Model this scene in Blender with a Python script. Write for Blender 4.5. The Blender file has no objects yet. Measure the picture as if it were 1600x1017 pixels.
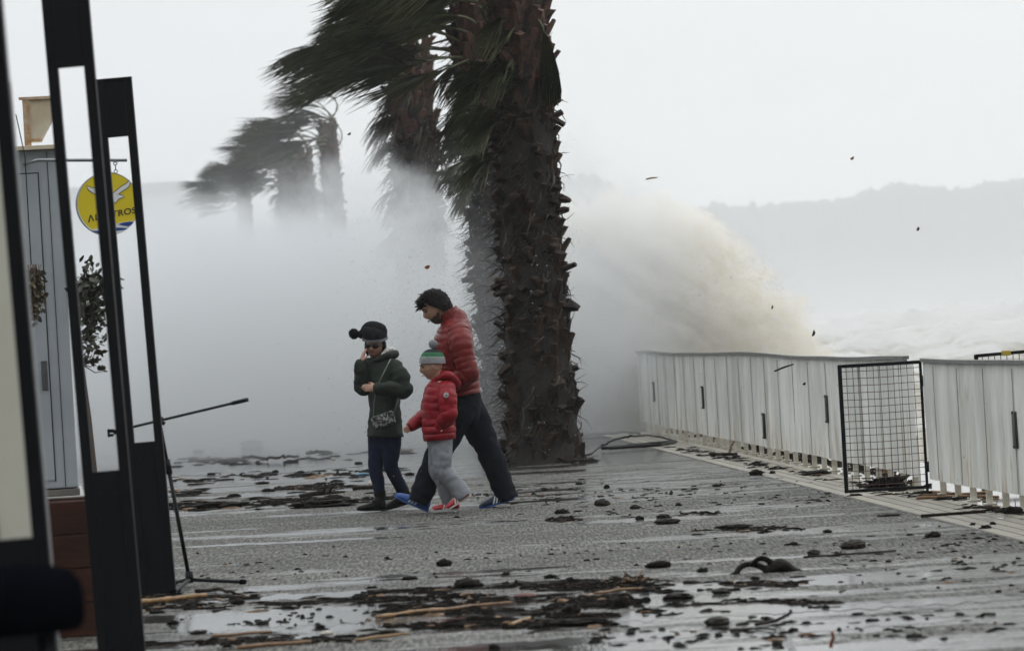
import bpy, bmesh, math, random
from mathutils import Vector, Matrix, noise
V = Vector
R = math.radians
scene = bpy.context.scene
C = scene.collection
random.seed(7)

# ------------------------------------------------------------------ camera
CAM_H = 1.45
FPX = 6000.0                       # focal length in photograph pixels (135 mm on a 36 mm sensor)
RC, RS = math.cos(R(3.3)), math.sin(R(3.3))   # the photographer held the camera 3.3 degrees off level
cd = bpy.data.cameras.new('camera')
cam = bpy.data.objects.new('camera', cd)
C.objects.link(cam)
cd.sensor_width = 36.0
cd.sensor_fit = 'HORIZONTAL'
cd.lens = 135.0
cd.clip_start = 0.5
cd.clip_end = 6000
cam.matrix_world = Matrix(((RC, RS, 0, 0), (0, 0, -1, 0), (-RS, RC, 0, CAM_H), (0, 0, 0, 1)))
cd.dof.use_dof = True
cd.dof.focus_distance = 31.0
cd.dof.aperture_fstop = 4.5
scene.camera = cam

# ------------------------------------------------------------------ sky, sun, exposure
SUN_EL, SUN_AZ = R(45), R(62)     # azimuth measured from +Y (view direction) clockwise
world = bpy.data.worlds.new('World')
scene.world = world
world.use_nodes = True
wn, wl = world.node_tree.nodes, world.node_tree.links
wn.clear()
wo = wn.new('ShaderNodeOutputWorld')
bg = wn.new('ShaderNodeBackground')
sky = wn.new('ShaderNodeTexSky')
sky.sky_type = 'NISHITA'
sky.sun_disc = False
sky.sun_elevation = SUN_EL
sky.sun_rotation = SUN_AZ
hsv = wn.new('ShaderNodeHueSaturation')
hsv.inputs['Saturation'].default_value = 0.25
wmix = wn.new('ShaderNodeMix')
wmix.data_type = 'RGBA'
wmix.inputs[0].default_value = 0.85
wtc = wn.new('ShaderNodeTexCoord')
wmp = wn.new('ShaderNodeMapping')
wmp.inputs['Scale'].default_value = (3, 3, 14)
wno = wn.new('ShaderNodeTexNoise')
wno.inputs['Scale'].default_value = 1.6
wno.inputs['Detail'].default_value = 5
wra = wn.new('ShaderNodeValToRGB')
wra.color_ramp.elements[0].color = (7.9, 8.25, 8.5, 1)
wra.color_ramp.elements[1].color = (8.9, 9.2, 9.35, 1)
wra.color_ramp.elements[0].position = 0.3
wra.color_ramp.elements[1].position = 0.7
wl.new(wtc.outputs['Generated'], wmp.inputs['Vector'])
wl.new(wmp.outputs['Vector'], wno.inputs['Vector'])
wl.new(wno.outputs['Fac'], wra.inputs['Fac'])
wl.new(sky.outputs[0], hsv.inputs['Color'])
wl.new(hsv.outputs[0], wmix.inputs[6])
wl.new(wra.outputs[0], wmix.inputs[7])
# an overcast sky is brighter overhead than at the horizon
wsep = wn.new('ShaderNodeSeparateXYZ')
wl.new(wtc.outputs['Generated'], wsep.inputs[0])
wgr = wn.new('ShaderNodeMapRange')
wgr.inputs['From Min'].default_value = 0.09
wgr.inputs['From Max'].default_value = 0.6
wgr.inputs['To Min'].default_value = 0.92
wgr.inputs['To Max'].default_value = 2.0
wl.new(wsep.outputs['Z'], wgr.inputs['Value'])
wmul = wn.new('ShaderNodeVectorMath')
wmul.operation = 'SCALE'
wl.new(wmix.outputs[2], wmul.inputs[0])
# and darker over the land behind the camera than over the sea ahead
wgy = wn.new('ShaderNodeMapRange')
wgy.inputs['From Min'].default_value = -0.6
wgy.inputs['From Max'].default_value = 0.5
wgy.inputs['To Min'].default_value = 0.22
wgy.inputs['To Max'].default_value = 1.0
wl.new(wsep.outputs['Y'], wgy.inputs['Value'])
wpr = wn.new('ShaderNodeMath')
wpr.operation = 'MULTIPLY'
wl.new(wgr.outputs[0], wpr.inputs[0])
wup = wn.new('ShaderNodeMapRange')       # overhead the cloud is bright all round
wup.interpolation_type = 'SMOOTHSTEP'
wup.inputs['From Min'].default_value = 0.25
wup.inputs['From Max'].default_value = 0.85
wl.new(wsep.outputs['Z'], wup.inputs['Value'])
wyl = wn.new('ShaderNodeMix')
wyl.data_type = 'FLOAT'
wl.new(wup.outputs[0], wyl.inputs[0])
wl.new(wgy.outputs[0], wyl.inputs[2])
wyl.inputs[3].default_value = 1.0
wl.new(wyl.outputs[0], wpr.inputs[1])
wl.new(wpr.outputs[0], wmul.inputs['Scale'])
wl.new(wmul.outputs[0], bg.inputs['Color'])
bg.inputs['Strength'].default_value = 0.1
wl.new(bg.outputs[0], wo.inputs['Surface'])

sd = bpy.data.lights.new('sun', 'SUN')
sd.energy = 0.5
sd.angle = R(25)
sd.color = (1.0, 0.97, 0.92)
sun = bpy.data.objects.new('sun', sd)
C.objects.link(sun)
sun_dir = V((math.sin(SUN_AZ) * math.cos(SUN_EL), math.cos(SUN_AZ) * math.cos(SUN_EL), math.sin(SUN_EL)))
sun.rotation_euler = sun_dir.to_track_quat('Z', 'Y').to_euler()

vs = scene.view_settings
vs.view_transform = 'Standard'
vs.look = 'None'
vs.exposure = 0.2
vs.gamma = 1.0
scene.render.engine = 'CYCLES'
cy = scene.cycles
cy.use_denoising = True
cy.volume_bounces = 2
cy.max_bounces = 8
cy.transparent_max_bounces = 12
cy.volume_step_rate = 1.0
cy.volume_max_steps = 160


# ------------------------------------------------------------------ where a photograph point lies in the place
def W(px, py, y):
    """The point at distance y along the view axis that shows at photograph pixel (px, py)."""
    a, b = px - 800.0, py - 508.5
    return V(((RC * a - RS * b) * y / FPX, y, CAM_H - (RS * a + RC * b) * y / FPX))


def G(px, py, z=0.0):
    """The ground point (height z) seen at photograph pixel (px, py)."""
    a, b = px - 800.0, py - 508.5
    return W(px, py, (CAM_H - z) * FPX / (RS * a + RC * b))


def fence_x(y):
    return 5.237 - 0.0737 * y


# ------------------------------------------------------------------ materials
def new_mat(name):
    m = bpy.data.materials.new(name)
    m.use_nodes = True
    nt = m.node_tree
    nt.nodes.clear()
    out = nt.nodes.new('ShaderNodeOutputMaterial')
    p = nt.nodes.new('ShaderNodeBsdfPrincipled')
    nt.links.new(p.outputs[0], out.inputs['Surface'])
    return m, nt, p


def mat(name, col, rough=0.6, var=0.25, scale=8.0, bump=0.0, bscale=40.0, metal=0.0, col2=None, stretch=(1, 1, 1), spec=0.5, coat=0.0, sheen=0.0):
    """A surface whose colour wanders between col and col2 (or a darker col) with two octaves of noise."""
    m, nt, p = new_mat(name)
    N, L = nt.nodes, nt.links
    tc = N.new('ShaderNodeTexCoord')
    mp = N.new('ShaderNodeMapping')
    mp.inputs['Scale'].default_value = stretch
    L.new(tc.outputs['Object'], mp.inputs['Vector'])
    no = N.new('ShaderNodeTexNoise')
    no.inputs['Scale'].default_value = scale
    no.inputs['Detail'].default_value = 6
    no.inputs['Roughness'].default_value = 0.65
    L.new(mp.outputs['Vector'], no.inputs['Vector'])
    ra = N.new('ShaderNodeValToRGB')
    c2 = col2 if col2 else tuple(c * (1 - var) for c in col)
    ra.color_ramp.elements[0].color = (*c2, 1)
    ra.color_ramp.elements[1].color = (*col, 1)
    ra.color_ramp.elements[0].position = 0.35
    ra.color_ramp.elements[1].position = 0.65
    L.new(no.outputs['Fac'], ra.inputs['Fac'])
    L.new(ra.outputs[0], p.inputs['Base Color'])
    p.inputs['Roughness'].default_value = rough
    p.inputs['Metallic'].default_value = metal
    p.inputs['Specular IOR Level'].default_value = spec
    p.inputs['Coat Weight'].default_value = coat
    p.inputs['Sheen Weight'].default_value = sheen
    if bump:
        n2 = N.new('ShaderNodeTexNoise')
        n2.inputs['Scale'].default_value = bscale
        n2.inputs['Detail'].default_value = 5
        L.new(mp.outputs['Vector'], n2.inputs['Vector'])
        bp = N.new('ShaderNodeBump')
        bp.inputs['Strength'].default_value = bump
        bp.inputs['Distance'].default_value = 0.02
        L.new(n2.outputs['Fac'], bp.inputs['Height'])
        L.new(bp.outputs[0], p.inputs['Normal'])
    return m


def math_node(nt, op, a, b=None, c=None, clamp=False):
    n = nt.nodes.new('ShaderNodeMath')
    n.operation = op
    n.use_clamp = clamp
    for i, v in enumerate((a, b, c)):
        if v is None:
            continue
        if isinstance(v, (int, float)):
            n.inputs[i].default_value = v
        else:
            nt.links.new(v, n.inputs[i])
    return n.outputs[0]


def smooth_node(nt, v, lo, hi, a=0.0, b=1.0):
    n = nt.nodes.new('ShaderNodeMapRange')
    n.interpolation_type = 'SMOOTHSTEP'
    nt.links.new(v, n.inputs['Value'])
    for k, x in (('From Min', lo), ('From Max', hi), ('To Min', a), ('To Max', b)):
        if isinstance(x, (int, float)):
            n.inputs[k].default_value = x
        else:
            nt.links.new(x, n.inputs[k])
    return n.outputs[0]


def noise_node(nt, vec, scale, detail=5, rough=0.6, mapping=(1, 1, 1), loc=(0, 0, 0)):
    mp = nt.nodes.new('ShaderNodeMapping')
    mp.inputs['Scale'].default_value = mapping
    mp.inputs['Location'].default_value = loc
    nt.links.new(vec, mp.inputs['Vector'])
    n = nt.nodes.new('ShaderNodeTexNoise')
    n.inputs['Scale'].default_value = scale
    n.inputs['Detail'].default_value = detail
    n.inputs['Roughness'].default_value = rough
    nt.links.new(mp.outputs[0], n.inputs['Vector'])
    return n.outputs['Fac']


# ------------------------------------------------------------------ objects
def thing(name, label, cat, loc=(0, 0, 0), group=None):
    o = bpy.data.objects.new(name, None)
    C.objects.link(o)
    o.location = loc
    o['label'] = label
    o['category'] = cat
    if group:
        o['group'] = group
    return o


def tag(o, label, cat, group=None):
    o['label'] = label
    o['category'] = cat
    if group:
        o['group'] = group
    return o


def root_loc(o):
    p = V((0, 0, 0))
    while o:
        p += o.location
        o = o.parent
    return p


class MB:
    """Collects shapes in world coordinates and links them as ONE mesh object."""

    def __init__(self):
        self.v, self.f, self.m = [], [], []
        self.mi = 0

    def add(self, verts, faces):
        k = len(self.v)
        self.v.extend(V(p) for p in verts)
        for f in faces:
            self.f.append(tuple(i + k for i in f))
            self.m.append(self.mi)

    def box(self, c, size, rot=None, bev=0.0):
        c = V(c)
        hx, hy, hz = (s / 2 for s in size)
        M = rot if rot is not None else Matrix.Identity(3)
        if bev <= 0:
            vs_ = [c + M @ V((x * hx, y * hy, z * hz)) for x in (-1, 1) for y in (-1, 1) for z in (-1, 1)]
            self.add(vs_, [(0, 1, 3, 2), (4, 6, 7, 5), (0, 4, 5, 1), (2, 3, 7, 6), (0, 2, 6, 4), (1, 5, 7, 3)])
            return
        bm = bmesh.new()
        bmesh.ops.create_cube(bm, size=1.0)
        for v in bm.verts:
            v.co = V((v.co.x * size[0], v.co.y * size[1], v.co.z * size[2]))
        bmesh.ops.bevel(bm, geom=list(bm.edges), offset=bev, segments=2, affect='EDGES', profile=0.6)
        bm.verts.index_update()
        self.add([c + M @ v.co for v in bm.verts], [tuple(v.index for v in f.verts) for f in bm.faces])
        bm.free()

    def bar(self, a, b, w, d, up=(0, 0, 1), bev=0.0):
        """A box from a to b; w across, d deep."""
        a, b = V(a), V(b)
        t = (b - a)
        L = t.length
        t.normalize()
        u = V(up)
        u = u - t * u.dot(t)
        if u.length < 1e-4:
            u = V((1, 0, 0)) - t * t.x
        u.normalize()
        s = t.cross(u)
        M = Matrix((s, u, t)).transposed()
        self.box((a + b) / 2, (w, d, L), M, bev)

    def tube(self, pts, rads, n=8, caps=True):
        pts = [V(p) for p in pts]
        if isinstance(rads, (int, float)):
            rads = [rads] * len(pts)
        k = len(self.v)
        vs_, fs = [], []
        u = None
        for i, p in enumerate(pts):
            t = (pts[min(i + 1, len(pts) - 1)] - pts[max(i - 1, 0)]).normalized()
            if u is None:
                u = t.orthogonal().normalized()
            u = (u - t * u.dot(t)).normalized()
            w = t.cross(u)
            for j in range(n):
                a = 2 * math.pi * j / n
                vs_.append(p + (u * math.cos(a) + w * math.sin(a)) * rads[i])
        for i in range(len(pts) - 1):
            for j in range(n):
                fs.append((i * n + j, i * n + (j + 1) % n, (i + 1) * n + (j + 1) % n, (i + 1) * n + j))
        if caps:
            fs.append(tuple(range(n - 1, -1, -1)))
            fs.append(tuple(range((len(pts) - 1) * n, len(pts) * n)))
        self.add(vs_, fs)

    def sweep(self, pts, rads, ref, n=18, sub=6, rib=None, round_caps=True, wob=0.0):
        """A smooth limb: Catmull-Rom through pts with elliptical (ra along ref, rb across) sections."""
        pts = [V(p) for p in pts]
        rads = [(r, r) if isinstance(r, (int, float)) else r for r in rads]

        def cr(a, b, c, d, t):
            return 0.5 * ((2 * b) + (c - a) * t + (2 * a - 5 * b + 4 * c - d) * t * t + (3 * b - a - 3 * c + d) * t ** 3)
        P, Q = [], []
        m = len(pts)
        for i in range(m - 1):
            idx = [max(i - 1, 0), i, i + 1, min(i + 2, m - 1)]
            for s in range(sub):
                t = s / sub
                P.append(cr(*[pts[j] for j in idx], t))
                Q.append(tuple(max(0.002, cr(*[rads[j][k] for j in idx], t)) for k in (0, 1)))
        P.append(pts[-1])
        Q.append(rads[-1])
        if round_caps:
            for end in ((0,) if round_caps == 'start' else (0, 1)):
                p0, p1 = (P[0], P[1]) if end == 0 else (P[-1], P[-2])
                d = (p0 - p1).normalized()
                q = Q[0] if end == 0 else Q[-1]
                r = min(q) * 0.9
                ex = [(p0 + d * r * math.sin(a), tuple(x * max(0.04, math.cos(a)) for x in q)) for a in (0.5, 1.0, 1.35, 1.55)]
                if end == 0:
                    for e in ex:
                        P.insert(0, e[0])
                        Q.insert(0, e[1])
                else:
                    for e in ex:
                        P.append(e[0])
                        Q.append(e[1])
        ref = V(ref)
        vs_, fs = [], []
        arc = 0.0
        pu = None
        for i, p in enumerate(P):
            t = (P[min(i + 1, len(P) - 1)] - P[max(i - 1, 0)]).normalized()
            u = ref - t * ref.dot(t)
            if u.length < 0.15 and pu is not None:
                u = pu - t * pu.dot(t)
            u.normalize()
            pu = u
            w = t.cross(u)
            if i:
                arc += (p - P[i - 1]).length
            k0 = rib(arc) if rib else 1.0
            for j in range(n):
                a = 2 * math.pi * j / n
                k = k0 if not rib else 1 + (k0 - 1) * (0.75 + 1.5 * noise.noise(V((p.x, p.y, p.z)) * 7 + V((math.cos(a), math.sin(a), 0)) * 1.3))
                q = p + u * math.cos(a) * Q[i][0] * k + w * math.sin(a) * Q[i][1] * k
                if wob:
                    q = q + (q - p).normalized() * wob * (noise.noise(q * 9) + 0.5 * noise.noise(q * 21) + 1.1 * (0.3 - abs(noise.noise(V((q.x * 7 + q.z * 5, q.y * 7, q.z * 17 - q.x * 6))))))
                vs_.append(q)
        for i in range(len(P) - 1):
            for j in range(n):
                fs.append((i * n + j, i * n + (j + 1) % n, (i + 1) * n + (j + 1) % n, (i + 1) * n + j))
        fs.append(tuple(range(n - 1, -1, -1)))
        fs.append(tuple(range((len(P) - 1) * n, len(P) * n)))
        self.add(vs_, fs)

    def ball(self, c, r, M=None, sub=2, amp=0.0, freq=3.0, seed=0.0):
        """A noisy ball; r is a number or three radii; M orients it."""
        bm = bmesh.new()
        bmesh.ops.create_icosphere(bm, subdivisions=sub, radius=1.0)
        rr = (r, r, r) if isinstance(r, (int, float)) else r
        M = M if M is not None else Matrix.Identity(3)
        vs_ = []
        for v in bm.verts:
            k = 1.0
            if amp:
                k += amp * (noise.noise(v.co * freq + V((seed, seed * 1.7, -seed))) + 0.5 * noise.noise(v.co * freq * 2.3 + V((seed, 3, seed))))
            q = v.co * k
            vs_.append(V(c) + M @ V((q.x * rr[0], q.y * rr[1], q.z * rr[2])))
        bm.verts.index_update()
        self.add(vs_, [tuple(v.index for v in f.verts) for f in bm.faces])
        bm.free()

    def build(self, name, material, parent=None, smooth=True, loc=None, angle=None):
        me = bpy.data.meshes.new(name)
        base = root_loc(parent) if parent else V(loc if loc is not None else (0, 0, 0))
        me.from_pydata([p - base for p in self.v], [], self.f)
        mats = material if isinstance(material, (list, tuple)) else [material]
        for m in mats:
            me.materials.append(m)
        if len(mats) > 1:
            me.polygons.foreach_set('material_index', self.m)
        if smooth:
            me.polygons.foreach_set('use_smooth', [True] * len(me.polygons))
        me.update()
        o = bpy.data.objects.new(name, me)
        C.objects.link(o)
        if parent:
            o.parent = parent
        else:
            o.location = base
        if angle is not None:
            bm = bmesh.new()
            bm.from_mesh(me)
            for e in bm.edges:
                if len(e.link_faces) == 2 and e.calc_face_angle(0) > angle:
                    e.smooth = False
            bm.to_mesh(me)
            bm.free()
        return o


def remesh(o, voxel, iters=4):
    """Fuse the overlapping closed pieces of o's mesh into one continuous skin."""
    a = o.modifiers.new('fuse', 'REMESH')
    a.mode = 'VOXEL'
    a.voxel_size = voxel
    b = o.modifiers.new('soften', 'SMOOTH')
    b.factor = 0.5
    b.iterations = iters
    dg = bpy.context.evaluated_depsgraph_get()
    me = bpy.data.meshes.new_from_object(o.evaluated_get(dg))
    old = o.data
    o.modifiers.clear()
    o.data = me
    me.name = o.name
    bpy.data.meshes.remove(old)
    me.polygons.foreach_set('use_smooth', [True] * len(me.polygons))
    return o


def structure(o):
    o['kind'] = 'structure'
    return o


def stuff(o):
    o['kind'] = 'stuff'
    return o


def copy_tree(o, parent=None):
    c = o.copy()
    C.objects.link(c)
    if parent:
        c.parent = parent
    for ch in list(o.children):
        copy_tree(ch, c)
    return c


# ================================================================== THE SETTING
# ---- ground: one sheet from behind the camera to the horizon, dropping to the sea behind the fence
def ground_material():
    m, nt, p = new_mat('wet_asphalt')
    N, L = nt.nodes, nt.links
    tc = N.new('ShaderNodeTexCoord').outputs['Object']
    sx = N.new('ShaderNodeSeparateXYZ')
    L.new(tc, sx.inputs[0])
    y = sx.outputs['Y']
    big = noise_node(nt, tc, 0.55, 6, 0.62, (0.45, 1.0, 1.0))
    band = noise_node(nt, tc, 1.0, 4, 0.6, (0.05, 1.1, 1.0), (4, 0, 0))
    fine = noise_node(nt, tc, 3.2, 5, 0.7, (0.5, 1.0, 1.0), (9, 2, 0))
    s1 = math_node(nt, 'MULTIPLY', big, 0.45)
    s2 = math_node(nt, 'MULTIPLY_ADD', band, 0.4, s1)
    s3 = math_node(nt, 'MULTIPLY_ADD', fine, 0.25, s2)
    # where more water stands: the near apron and the far promenade; the middle is only damp
    near = smooth_node(nt, y, 20.5, 23.5, 0.07, 0.0)
    mid = smooth_node(nt, y, 29.0, 33.0, 0.0, 0.055)
    far = smooth_node(nt, y, 36.0, 46.0, 0.0, 0.1)
    s4 = math_node(nt, 'ADD', math_node(nt, 'ADD', math_node(nt, 'ADD', s3, near), mid), far)
    wet = smooth_node(nt, s4, 0.572, 0.655)
    # aggregate
    agg = N.new('ShaderNodeTexVoronoi')
    agg.inputs['Scale'].default_value = 55
    mp = N.new('ShaderNodeMapping')
    mp.inputs['Scale'].default_value = (1.0, 0.16, 1.0)
    L.new(tc, mp.inputs['Vector'])
    L.new(mp.outputs[0], agg.inputs['Vector'])
    grain = noise_node(nt, tc, 50, 4, 0.75, (1.0, 0.085, 1.0))
    rc = N.new('ShaderNodeValToRGB')
    rc.color_ramp.elements[0].color = (0.012, 0.012, 0.011, 1)
    rc.color_ramp.elements[1].color = (0.265, 0.255, 0.215, 1)
    rc.color_ramp.elements[0].position = 0.42
    rc.color_ramp.elements[1].position = 0.69
    L.new(grain, rc.inputs['Fac'])
    tone = noise_node(nt, tc, 0.8, 5, 0.6, (0.5, 1, 1), (1, 7, 0))
    tn = smooth_node(nt, tone, 0.3, 0.7, 0.6, 1.1)
    mx = N.new('ShaderNodeMix')
    mx.data_type = 'RGBA'
    mx.blend_type = 'MULTIPLY'
    mx.inputs[0].default_value = 1
    L.new(rc.outputs[0], mx.inputs[6])
    L.new(tn, mx.inputs[7])
    wm = N.new('ShaderNodeMix')
    wm.data_type = 'RGBA'
    L.new(wet, wm.inputs[0])
    L.new(mx.outputs[2], wm.inputs[6])
    wm.inputs[7].default_value = (0.035, 0.034, 0.031, 1)
    L.new(wm.outputs[2], p.inputs['Base Color'])
    L.new(smooth_node(nt, wet, 0, 1, 0.62, 0.10), p.inputs['Roughness'])
    L.new(smooth_node(nt, wet, 0, 1, 0.18, 0.5), p.inputs['Specular IOR Level'])
    bp = N.new('ShaderNodeBump')
    bp.inputs['Distance'].default_value = 0.03
    L.new(smooth_node(nt, wet, 0, 1, 0.9, 0.06), bp.inputs['Strength'])
    L.new(math_node(nt, 'ADD', grain, agg.outputs['Distance']), bp.inputs['Height'])
    L.new(bp.outputs[0], p.inputs['Normal'])
    return m


M_ASPHALT = ground_material()
mb = MB()
ys = [-8 + 2 * k for k in range(60)] + [112 + 10 * k for k in range(30)] + [420, 520, 700, 1000, 1500, 2500, 4000]
for yy in ys:
    xe = fence_x(yy) + 0.95
    mb.v += [V((-1500, yy, 0)), V((xe - 14, yy, 0)), V((xe, yy, 0)), V((xe + 0.03, yy, -0.02)), V((xe + 0.15, yy, -3))]
for i in range(len(ys) - 1):
    for j in range(4):
        mb.f.append((i * 5 + j, i * 5 + j + 1, (i + 1) * 5 + j + 1, (i + 1) * 5 + j))
        mb.m.append(0)
structure(mb.build('ground', M_ASPHALT, smooth=False))


def paver_material():
    m, nt, p = new_mat('wet_pavers')
    N, L = nt.nodes, nt.links
    tc = N.new('ShaderNodeTexCoord').outputs['Object']
    mp = N.new('ShaderNodeMapping')
    mp.inputs['Rotation'].default_value = (0, 0, math.pi / 2 - math.atan(0.0737))
    L.new(tc, mp.inputs['Vector'])
    br = N.new('ShaderNodeTexBrick')
    br.inputs['Scale'].default_value = 1.0
    br.inputs['Brick Width'].default_value = 0.9
    br.inputs['Row Height'].default_value = 0.11
    br.inputs['Mortar Size'].default_value = 0.009
    br.inputs['Color1'].default_value = (0.30, 0.27, 0.21, 1)
    br.inputs['Color2'].default_value = (0.22, 0.2, 0.16, 1)
    br.inputs['Mortar'].default_value = (0.03, 0.028, 0.024, 1)
    L.new(mp.outputs[0], br.inputs['Vector'])
    wetn = noise_node(nt, tc, 1.2, 5, 0.65, (1, 0.35, 1))
    sx = N.new('ShaderNodeSeparateXYZ')
    L.new(tc, sx.inputs[0])
    # distance towards the sea from the fence line: standing water behind the fence
    d = math_node(nt, 'ADD', math_node(nt, 'MULTIPLY_ADD', sx.outputs['Y'], 0.0737, sx.outputs['X']), -5.237)
    pool = smooth_node(nt, d, -0.12, 0.06, 0.0, 0.5)
    wet = smooth_node(nt, math_node(nt, 'ADD', wetn, pool), 0.52, 0.72)
    dk = N.new('ShaderNodeMix')
    dk.data_type = 'RGBA'
    dk.blend_type = 'MULTIPLY'
    L.new(wet, dk.inputs[0])
    L.new(br.outputs['Color'], dk.inputs[6])
    dk.inputs[7].default_value = (0.45, 0.44, 0.42, 1)
    L.new(dk.outputs[2], p.inputs['Base Color'])
    L.new(smooth_node(nt, wet, 0, 1, 0.6, 0.05), p.inputs['Roughness'])
    bp = N.new('ShaderNodeBump')
    bp.inputs['Distance'].default_value = 0.01
    L.new(smooth_node(nt, wet, 0, 1, 0.8, 0.05), bp.inputs['Strength'])
    L.new(br.outputs['Fac'], bp.inputs['Height'])
    bp.invert = True
    L.new(bp.outputs[0], p.inputs['Normal'])
    return m


mb = MB()
ys = [10 + k for k in range(70)]
for yy in ys:
    mb.v += [V((fence_x(yy) - 0.62, yy, 0.003)), V((fence_x(yy) + 0.94, yy, 0.003))]
for i in range(len(ys) - 1):
    mb.f.append((2 * i, 2 * i + 1, 2 * i + 3, 2 * i + 2))
    mb.m.append(0)
structure(mb.build('pavement', paver_material(), smooth=False))

# ---- puddles: still water lying in the dips of the asphalt
M_WATER = mat('puddle_water', (0.05, 0.05, 0.047), 0.16, 0.2, 2, 0.07, 5, spec=0.5)


def puddle(px0, px1, pyc, hpx, slope=-0.055, ragged=0.35, seed=0):
    """A ragged sheet of water that covers photograph columns px0..px1 at height pyc (taken at the middle)."""
    top, bot = [], []
    n = 60
    mid = (px0 + px1) / 2
    for i in range(n + 1):
        x = px0 + (px1 - px0) * i / n
        t = i / n
        e = min(1.0, 4.5 * t, 4.5 * (1 - t)) ** 0.6
        yc = pyc + slope * (x - mid) + hpx * 0.25 * noise.noise(V((x * 0.012, seed, 1)))
        a = e * hpx * 0.5 * (1 + ragged * 2 * noise.noise(V((x * 0.04, seed, 2))) + ragged * noise.noise(V((x * 0.13, seed, 5)))) + 0.05
        b = e * hpx * 0.5 * (1 + ragged * 2 * noise.noise(V((x * 0.04, seed, 3))) + ragged * noise.noise(V((x * 0.13, seed, 6)))) + 0.05
        top.append(G(x, yc - a))
        bot.append(G(x, yc + b))
    q = MB()
    vs_ = []
    for a, b in zip(top, bot):
        vs_ += [V((b.x, b.y, 0.0006 + seed * 0.00012)), V((a.x, a.y, 0.0006 + seed * 0.00012))]
    q.add(vs_, [(2 * i, 2 * i + 2, 2 * i + 3, 2 * i + 1) for i in range(n)])
    return structure(q.build('puddle', M_WATER, smooth=False))


puddle(262, 600, 968, 26, seed=1)
puddle(300, 980, 922, 8, seed=2, ragged=0.5)
puddle(930, 1500, 912, 13, seed=3, ragged=0.5)
puddle(860, 1300, 957, 16, seed=4, ragged=0.4)
puddle(700, 1500, 990, 10, seed=5, ragged=0.5)
puddle(990, 1400, 872, 3.2, seed=6, slope=-0.045)
puddle(262, 640, 847, 3.0, seed=7, slope=-0.047, ragged=0.5)
puddle(900, 1130, 812, 5, seed=8, slope=-0.05, ragged=0.6)
puddle(1150, 1620, 945, 8, seed=9, ragged=0.5)
puddle(210, 560, 1002, 8, seed=10, ragged=0.5)
puddle(480, 900, 896, 3.5, seed=11, ragged=0.5)
puddle(300, 560, 772, 6, seed=12, ragged=0.6)
puddle(280, 570, 735, 8, seed=13, ragged=0.5)
puddle(900, 1080, 752, 3, seed=14, ragged=0.6)


# ---- sea
def sea_material():
    m, nt, p = new_mat('rough_sea')
    N, L = nt.nodes, nt.links
    tc = N.new('ShaderNodeTexCoord').outputs['Object']
    geo = N.new('ShaderNodeNewGeometry')
    a = noise_node(nt, tc, 0.16, 7, 0.68, (0.55, 1, 1))
    b = noise_node(nt, tc, 1.3, 5, 0.7, (0.5, 1, 1))
    sx = N.new('ShaderNodeSeparateXYZ')
    L.new(tc, sx.inputs[0])
    h = smooth_node(nt, sx.outputs['Z'], -1.0, 1.2, -0.06, 0.16)
    f = math_node(nt, 'ADD', math_node(nt, 'MULTIPLY_ADD', b, 0.35, math_node(nt, 'MULTIPLY', a, 0.65)), h)
    foam = smooth_node(nt, f, 0.47, 0.60)
    rc = N.new('ShaderNodeMix')
    rc.data_type = 'RGBA'
    L.new(foam, rc.inputs[0])
    rc.inputs[6].default_value = (0.17, 0.145, 0.095, 1)
    rc.inputs[7].default_value = (0.46, 0.455, 0.44, 1)
    L.new(rc.outputs[2], p.inputs['Base Color'])
    L.new(smooth_node(nt, foam, 0, 1, 0.25, 0.8), p.inputs['Roughness'])
    bp = N.new('ShaderNodeBump')
    bp.inputs['Strength'].default_value = 0.6
    bp.inputs['Distance'].default_value = 0.3
    L.new(b, bp.inputs['Height'])
    L.new(bp.outputs[0], p.inputs['Normal'])
    return m


def sea_height(x, y):
    h = -1.0 + 0.35 * noise.noise(V((x * 0.25, y * 0.3, 0))) + 0.16 * noise.noise(V((x * 0.9, y * 0.8, 4)))
    for (yc, w, amp, k, ph) in ((62, 4.5, 1.7, 0.06, 1), (84, 6, 2.3, 0.05, 2), (118, 8, 3.0, 0.035, 3), (165, 9, 3.1, 0.03, 4), (235, 12, 3.4, 0.02, 5), (330, 16, 3.6, 0.015, 6)):
        c = yc + 7 * noise.noise(V((x * k * 1.3, ph, 9))) + 0.1 * x
        d = (y - c) / w
        env = 0.45 + 0.75 * noise.noise(V((x * k * 2.0, ph * 3.1, 2)))
        crest = math.exp(-d * d * (3.2 if d < 0 else 0.9))
        h += amp * max(0.0, env) * crest * (1 + 0.35 * noise.noise(V((x * 0.7, y * 0.5, ph))))
    return h


mb = MB()
rows = []
yy = 2.0
while yy < 4500:
    rows.append(yy)
    yy += 0.5 if yy < 60 else (0.9 if yy < 200 else (3 if yy < 420 else 60 + 0.1 * yy))
NX = 80
for yy in rows:
    x0 = fence_x(yy) + 0.98
    wd = 25 + 0.35 * yy
    if yy > 420:
        wd = 0.6 * yy
    for j in range(NX + 1):
        x = x0 + wd * (j / NX) ** 1.25
        z = sea_height(x, yy) if yy < 420 else -1.0
        if j == 0:
            z = min(z, -0.5)
        mb.v.append(V((x, yy, z)))
for i in range(len(rows) - 1):
    for j in range(NX):
        k = i * (NX + 1) + j
        mb.f.append((k, k + 1, k + NX + 2, k + NX + 1))
        mb.m.append(0)
structure(mb.build('sea', sea_material()))

# ---- wooded hills across the bay
M_HILL = mat('far_wooded_hill', (0.05, 0.06, 0.055), 0.9, 0.5, 0.05, 0.6, 0.3, col2=(0.025, 0.03, 0.028))


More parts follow.
